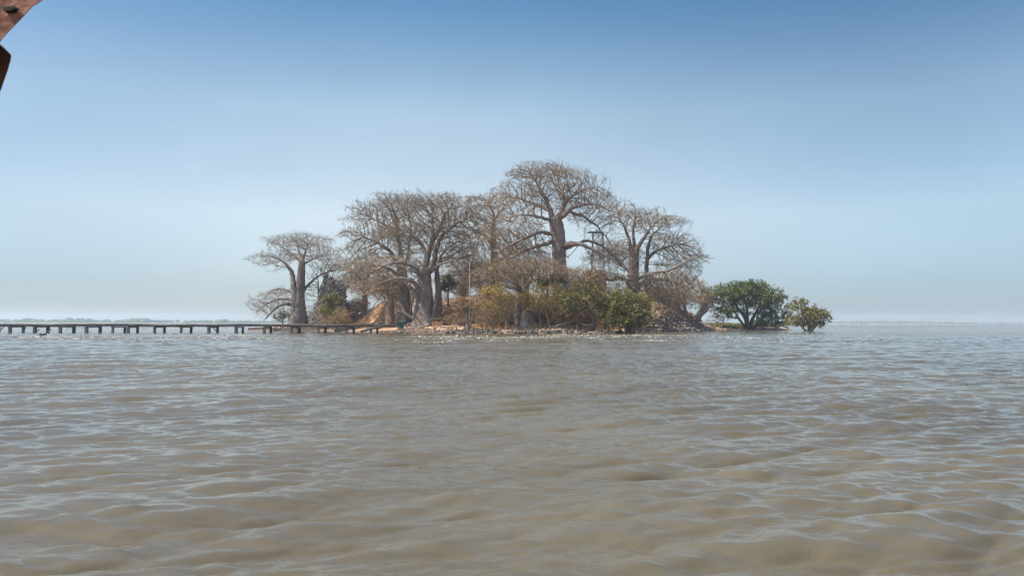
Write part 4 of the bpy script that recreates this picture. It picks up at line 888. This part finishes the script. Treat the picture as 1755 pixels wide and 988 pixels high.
# snag at the right edge of the rubble
A = ground(1196, 152); mb = MB(); t = empty('tree_snag', A, 'broken reddish leaning tree trunk between the rubble heap and the large mangrove', 'dead tree')
B = at(1212, 512, 152); A1 = at(1196, 543, 152); C1 = at(1207, 530, 152); mb.tube([A1-np.array([.9, 0, 1.6]), A1, C1+np.array([.25, 0, .1]), C1*.4+B*.6+np.array([-.2, 0, 0]), B, B+np.array([.7, 0, .5])], [.6, .62, .75, .5, .45, .12], 9, noise=.2, lobes=.1); mb.build('trunk', BARK_RED, t, True)
mb = MB(); mb.tube([C1+np.array([.3, 0, 0]), C1+np.array([1.0, 0, .3]), C1+np.array([1.3, .1, 1.2])], [.14, .1, .05], 6, noise=.1); mb.build('branch', BARK, t, True)
A = at(1340, 557, 162); mb = MB(); mb.tube([A+np.array([-1.5, 0, -.7]), A+np.array([-.6, 0, -.1]), A+np.array([.5, 0, .3]), A+np.array([1.3, .2, .9])], [.3, .34, .28, .12], 8, noise=.15); mb.tube([A, A+np.array([.7, 0, -.5]), A+np.array([1.6, 0, -.8])], [.2, .15, .1], 7, noise=.15)
tag(mb.build('driftwood_stump', TWIG), 'pale twisted driftwood trunk at the right end of the spit', 'driftwood')
A = at(1186, 562.5, 148); mb = MB(); mb.box((A[0], 148, .45), (.7, .5, .28), (.1, .1, .2), jit=.08, taper=.7); mb.rock((A[0]+.35, 147.9, .4), .22, (1, 1, .6))
tag(mb.build('plastic_sheet', BLUE), 'crumpled bright blue plastic at the foot of the rubble heap', 'plastic sheet')
# lattice tower
def tower():
    Y = 148; L0 = at(1013, 490, Y); R0 = at(1037, 490, Y); tz = at(1022, 399, Y)[2]; cx = (L0[0]+R0[0])/2; z0 = gz(cx, Y)-.3
    t = empty('lattice_tower', (cx, Y, z0), 'slim steel lattice mast with small platform seen through the branches', 'tower')
    hw0, hw1 = 1.5, .95
    def c(i, z): f = (z-z0)/(tz-z0); w = hw0+(hw1-hw0)*f; return np.array([cx+(-1, 1, 1, -1)[i]*w, Y+(-1, -1, 1, 1)[i]*w, z])
    for i in range(4): mb = MB(); mb.tube([c(i, z0), c(i, tz)], [.085, .075], 4); mb.build('leg', METAL, t)
    n = 8; mb = MB()
    for k in range(n):
        za, zb = z0+(tz-z0)*k/n, z0+(tz-z0)*(k+1)/n
        for i in range(4):
            j = (i+1) % 4; mb.tube([c(i, za), c(j, zb)], [.045, .045], 4); mb.tube([c(j, za), c(i, zb)], [.045, .045], 4); mb.tube([c(i, zb), c(j, zb)], [.05, .05], 4)
    mb.build('lattice', METAL, t)
    mb = MB(); mb.box((cx-.5, Y, tz+.05), (3.2, 2.2, .12)); mb.build('platform', METAL, t)
    mb = MB(); mb.tube([(cx-.2, Y, tz+.1), (cx-.2, Y, tz+.7)], [.16, .14], 8); mb.build('lamp', METAL, t)
tower()
# bird
A = at(1041, 337, 115); t = empty('flying_bird', A, 'small dark bird flying above the right side of the tallest crown', 'bird')
mb = MB(); mb.tube([A+np.array([0, .2, -.1]), A+np.array([0, 0, 0]), A+np.array([0, -.22, .04])], [.02, .09, .03], 7)
for sx in (-1, 1): mb.add([A+np.array([0, .08, .02]), A+np.array([sx*.22, .06, .22]), A+np.array([sx*.30, -.04, .42]), A+np.array([sx*.08, -.1, .05]), A+np.array([0, .08, 0]), A+np.array([sx*.22, .06, .2]), A+np.array([sx*.30, -.04, .41]), A+np.array([sx*.08, -.1, .03])], [(0, 1, 2, 3), (7, 6, 5, 4), (0, 4, 5, 1), (1, 5, 6, 2), (2, 6, 7, 3)])
mb.build('body', BIRDM, t)

# ------------------------------------------------------------------ dry grass
def grass(name, label, regions, n, h, m, seed):
    g = np.random.default_rng(seed); pts = []
    for (p0, p1, y0, y1, w) in regions:
        k = int(n*w); px = g.uniform(p0, p1, k); Y = g.uniform(y0, y1, k); pts.append(np.stack([(px-877.5)/F*Y, Y], 1))
    P = np.vstack(pts); z = Hgt(P[:, 0], P[:, 1]); s_ = sdist(P[:, 0], P[:, 1])
    cl = lattice(P[:, 0], P[:, 1], 1.5, seed); ok = (s_ > 3) & (g.random(len(P)) < sst(cl, .2, .75)); P = P[ok]; z = z[ok]
    k = len(P); a = g.random(k)*6.28; w = .035+.03*g.random(k); hh = h*(.4+.9*g.random(k)); lean = g.normal(0, .35, (k, 2))*hh[:, None]
    b = np.column_stack([P, z-.03]); d = np.column_stack([np.cos(a)*w, np.sin(a)*w, a*0]); t = b+np.column_stack([lean, hh])
    mid = b+np.column_stack([lean*.35, hh*.6])
    V = np.stack([b-d, b+d, mid+d*.8, t+d*.1, mid-d*.8], 1)
    V = np.stack([V[:, 0], V[:, 1], V[:, 2], V[:, 4]], 1).reshape(-1, 3)*1.0
    V2 = np.stack([mid-d*.8, mid+d*.8, t+d*.1, t-d*.1], 1).reshape(-1, 3)
    Fq = np.arange(k*4).reshape(-1, 4); me = mesh_arr(name, np.vstack([V, V2]), np.vstack([Fq, Fq+k*4]))
    tag(link(name, me, m), label, 'grass', kind='stuff')
grass('dry_grass', 'dry straw-coloured grass covering the earth mounds', [(575, 670, 112, 132, .7), (752, 815, 114, 130, .22), (800, 1060, 103, 130, .35), (540, 600, 128, 140, .1), (1090, 1200, 140, 156, .05)], 60000, .42, GRASS, 71)
grass('spit_grass', 'low yellow-green grass on the right spit', [(1205, 1345, 160, 182, 1.0)], 14000, .45, GRASS_GREEN, 72)

# ------------------------------------------------------------------ edge of the boat roof, close to the camera at upper left
def slab(poly, Y, th, m, name, parent):
    """board cut to an outline, its own thickness along the view depth, tilted"""
    f = [at(x, y, Y) for x, y in poly]; cp = np.array([0, 0, H_CAM]); b = [p+(p-cp)/np.linalg.norm(p-cp)*th+np.array([-.012, 0, .012]) for p in f]; n = len(f)
    mb = MB(); mb.add(f+b, [tuple(range(n)), tuple(reversed(range(n, 2*n)))]+[(i, i+n, (i+1) % n+n, (i+1) % n) for i in range(n)])
    o = mb.build(name, m, parent); bv = o.modifiers.new('bevel', 'BEVEL'); bv.width = .002; bv.segments = 2
    return o
c0 = at(-60, -60, 1.1)
t = empty('boat_roof_edge', c0, 'red-brown wooden edge of the boat roof in the upper left corner', 'boat roof')
slab([(-330, -300), (330, -300), (120, -46), (74, 0), (66, 6), (57, 11), (47, 22), (35, 35), (22, 48), (18, 52), (8, 63), (0, 73), (-30, 104), (-330, 420)], 1.10, .035, CANOPY, 'board', t)
slab([(-330, 40), (-40, 52), (0, 77), (20, 94), (19, 102), (14, 120), (3, 152), (-12, 190), (-330, 260)], 1.15, .05, CANOPY_DARK, 'bracket', t)
h = at(17, 16, 1.098); mb = MB(); mb.rock(h, .012, (1.3, .25, .6)); mb.build('knot', HOLE, t)
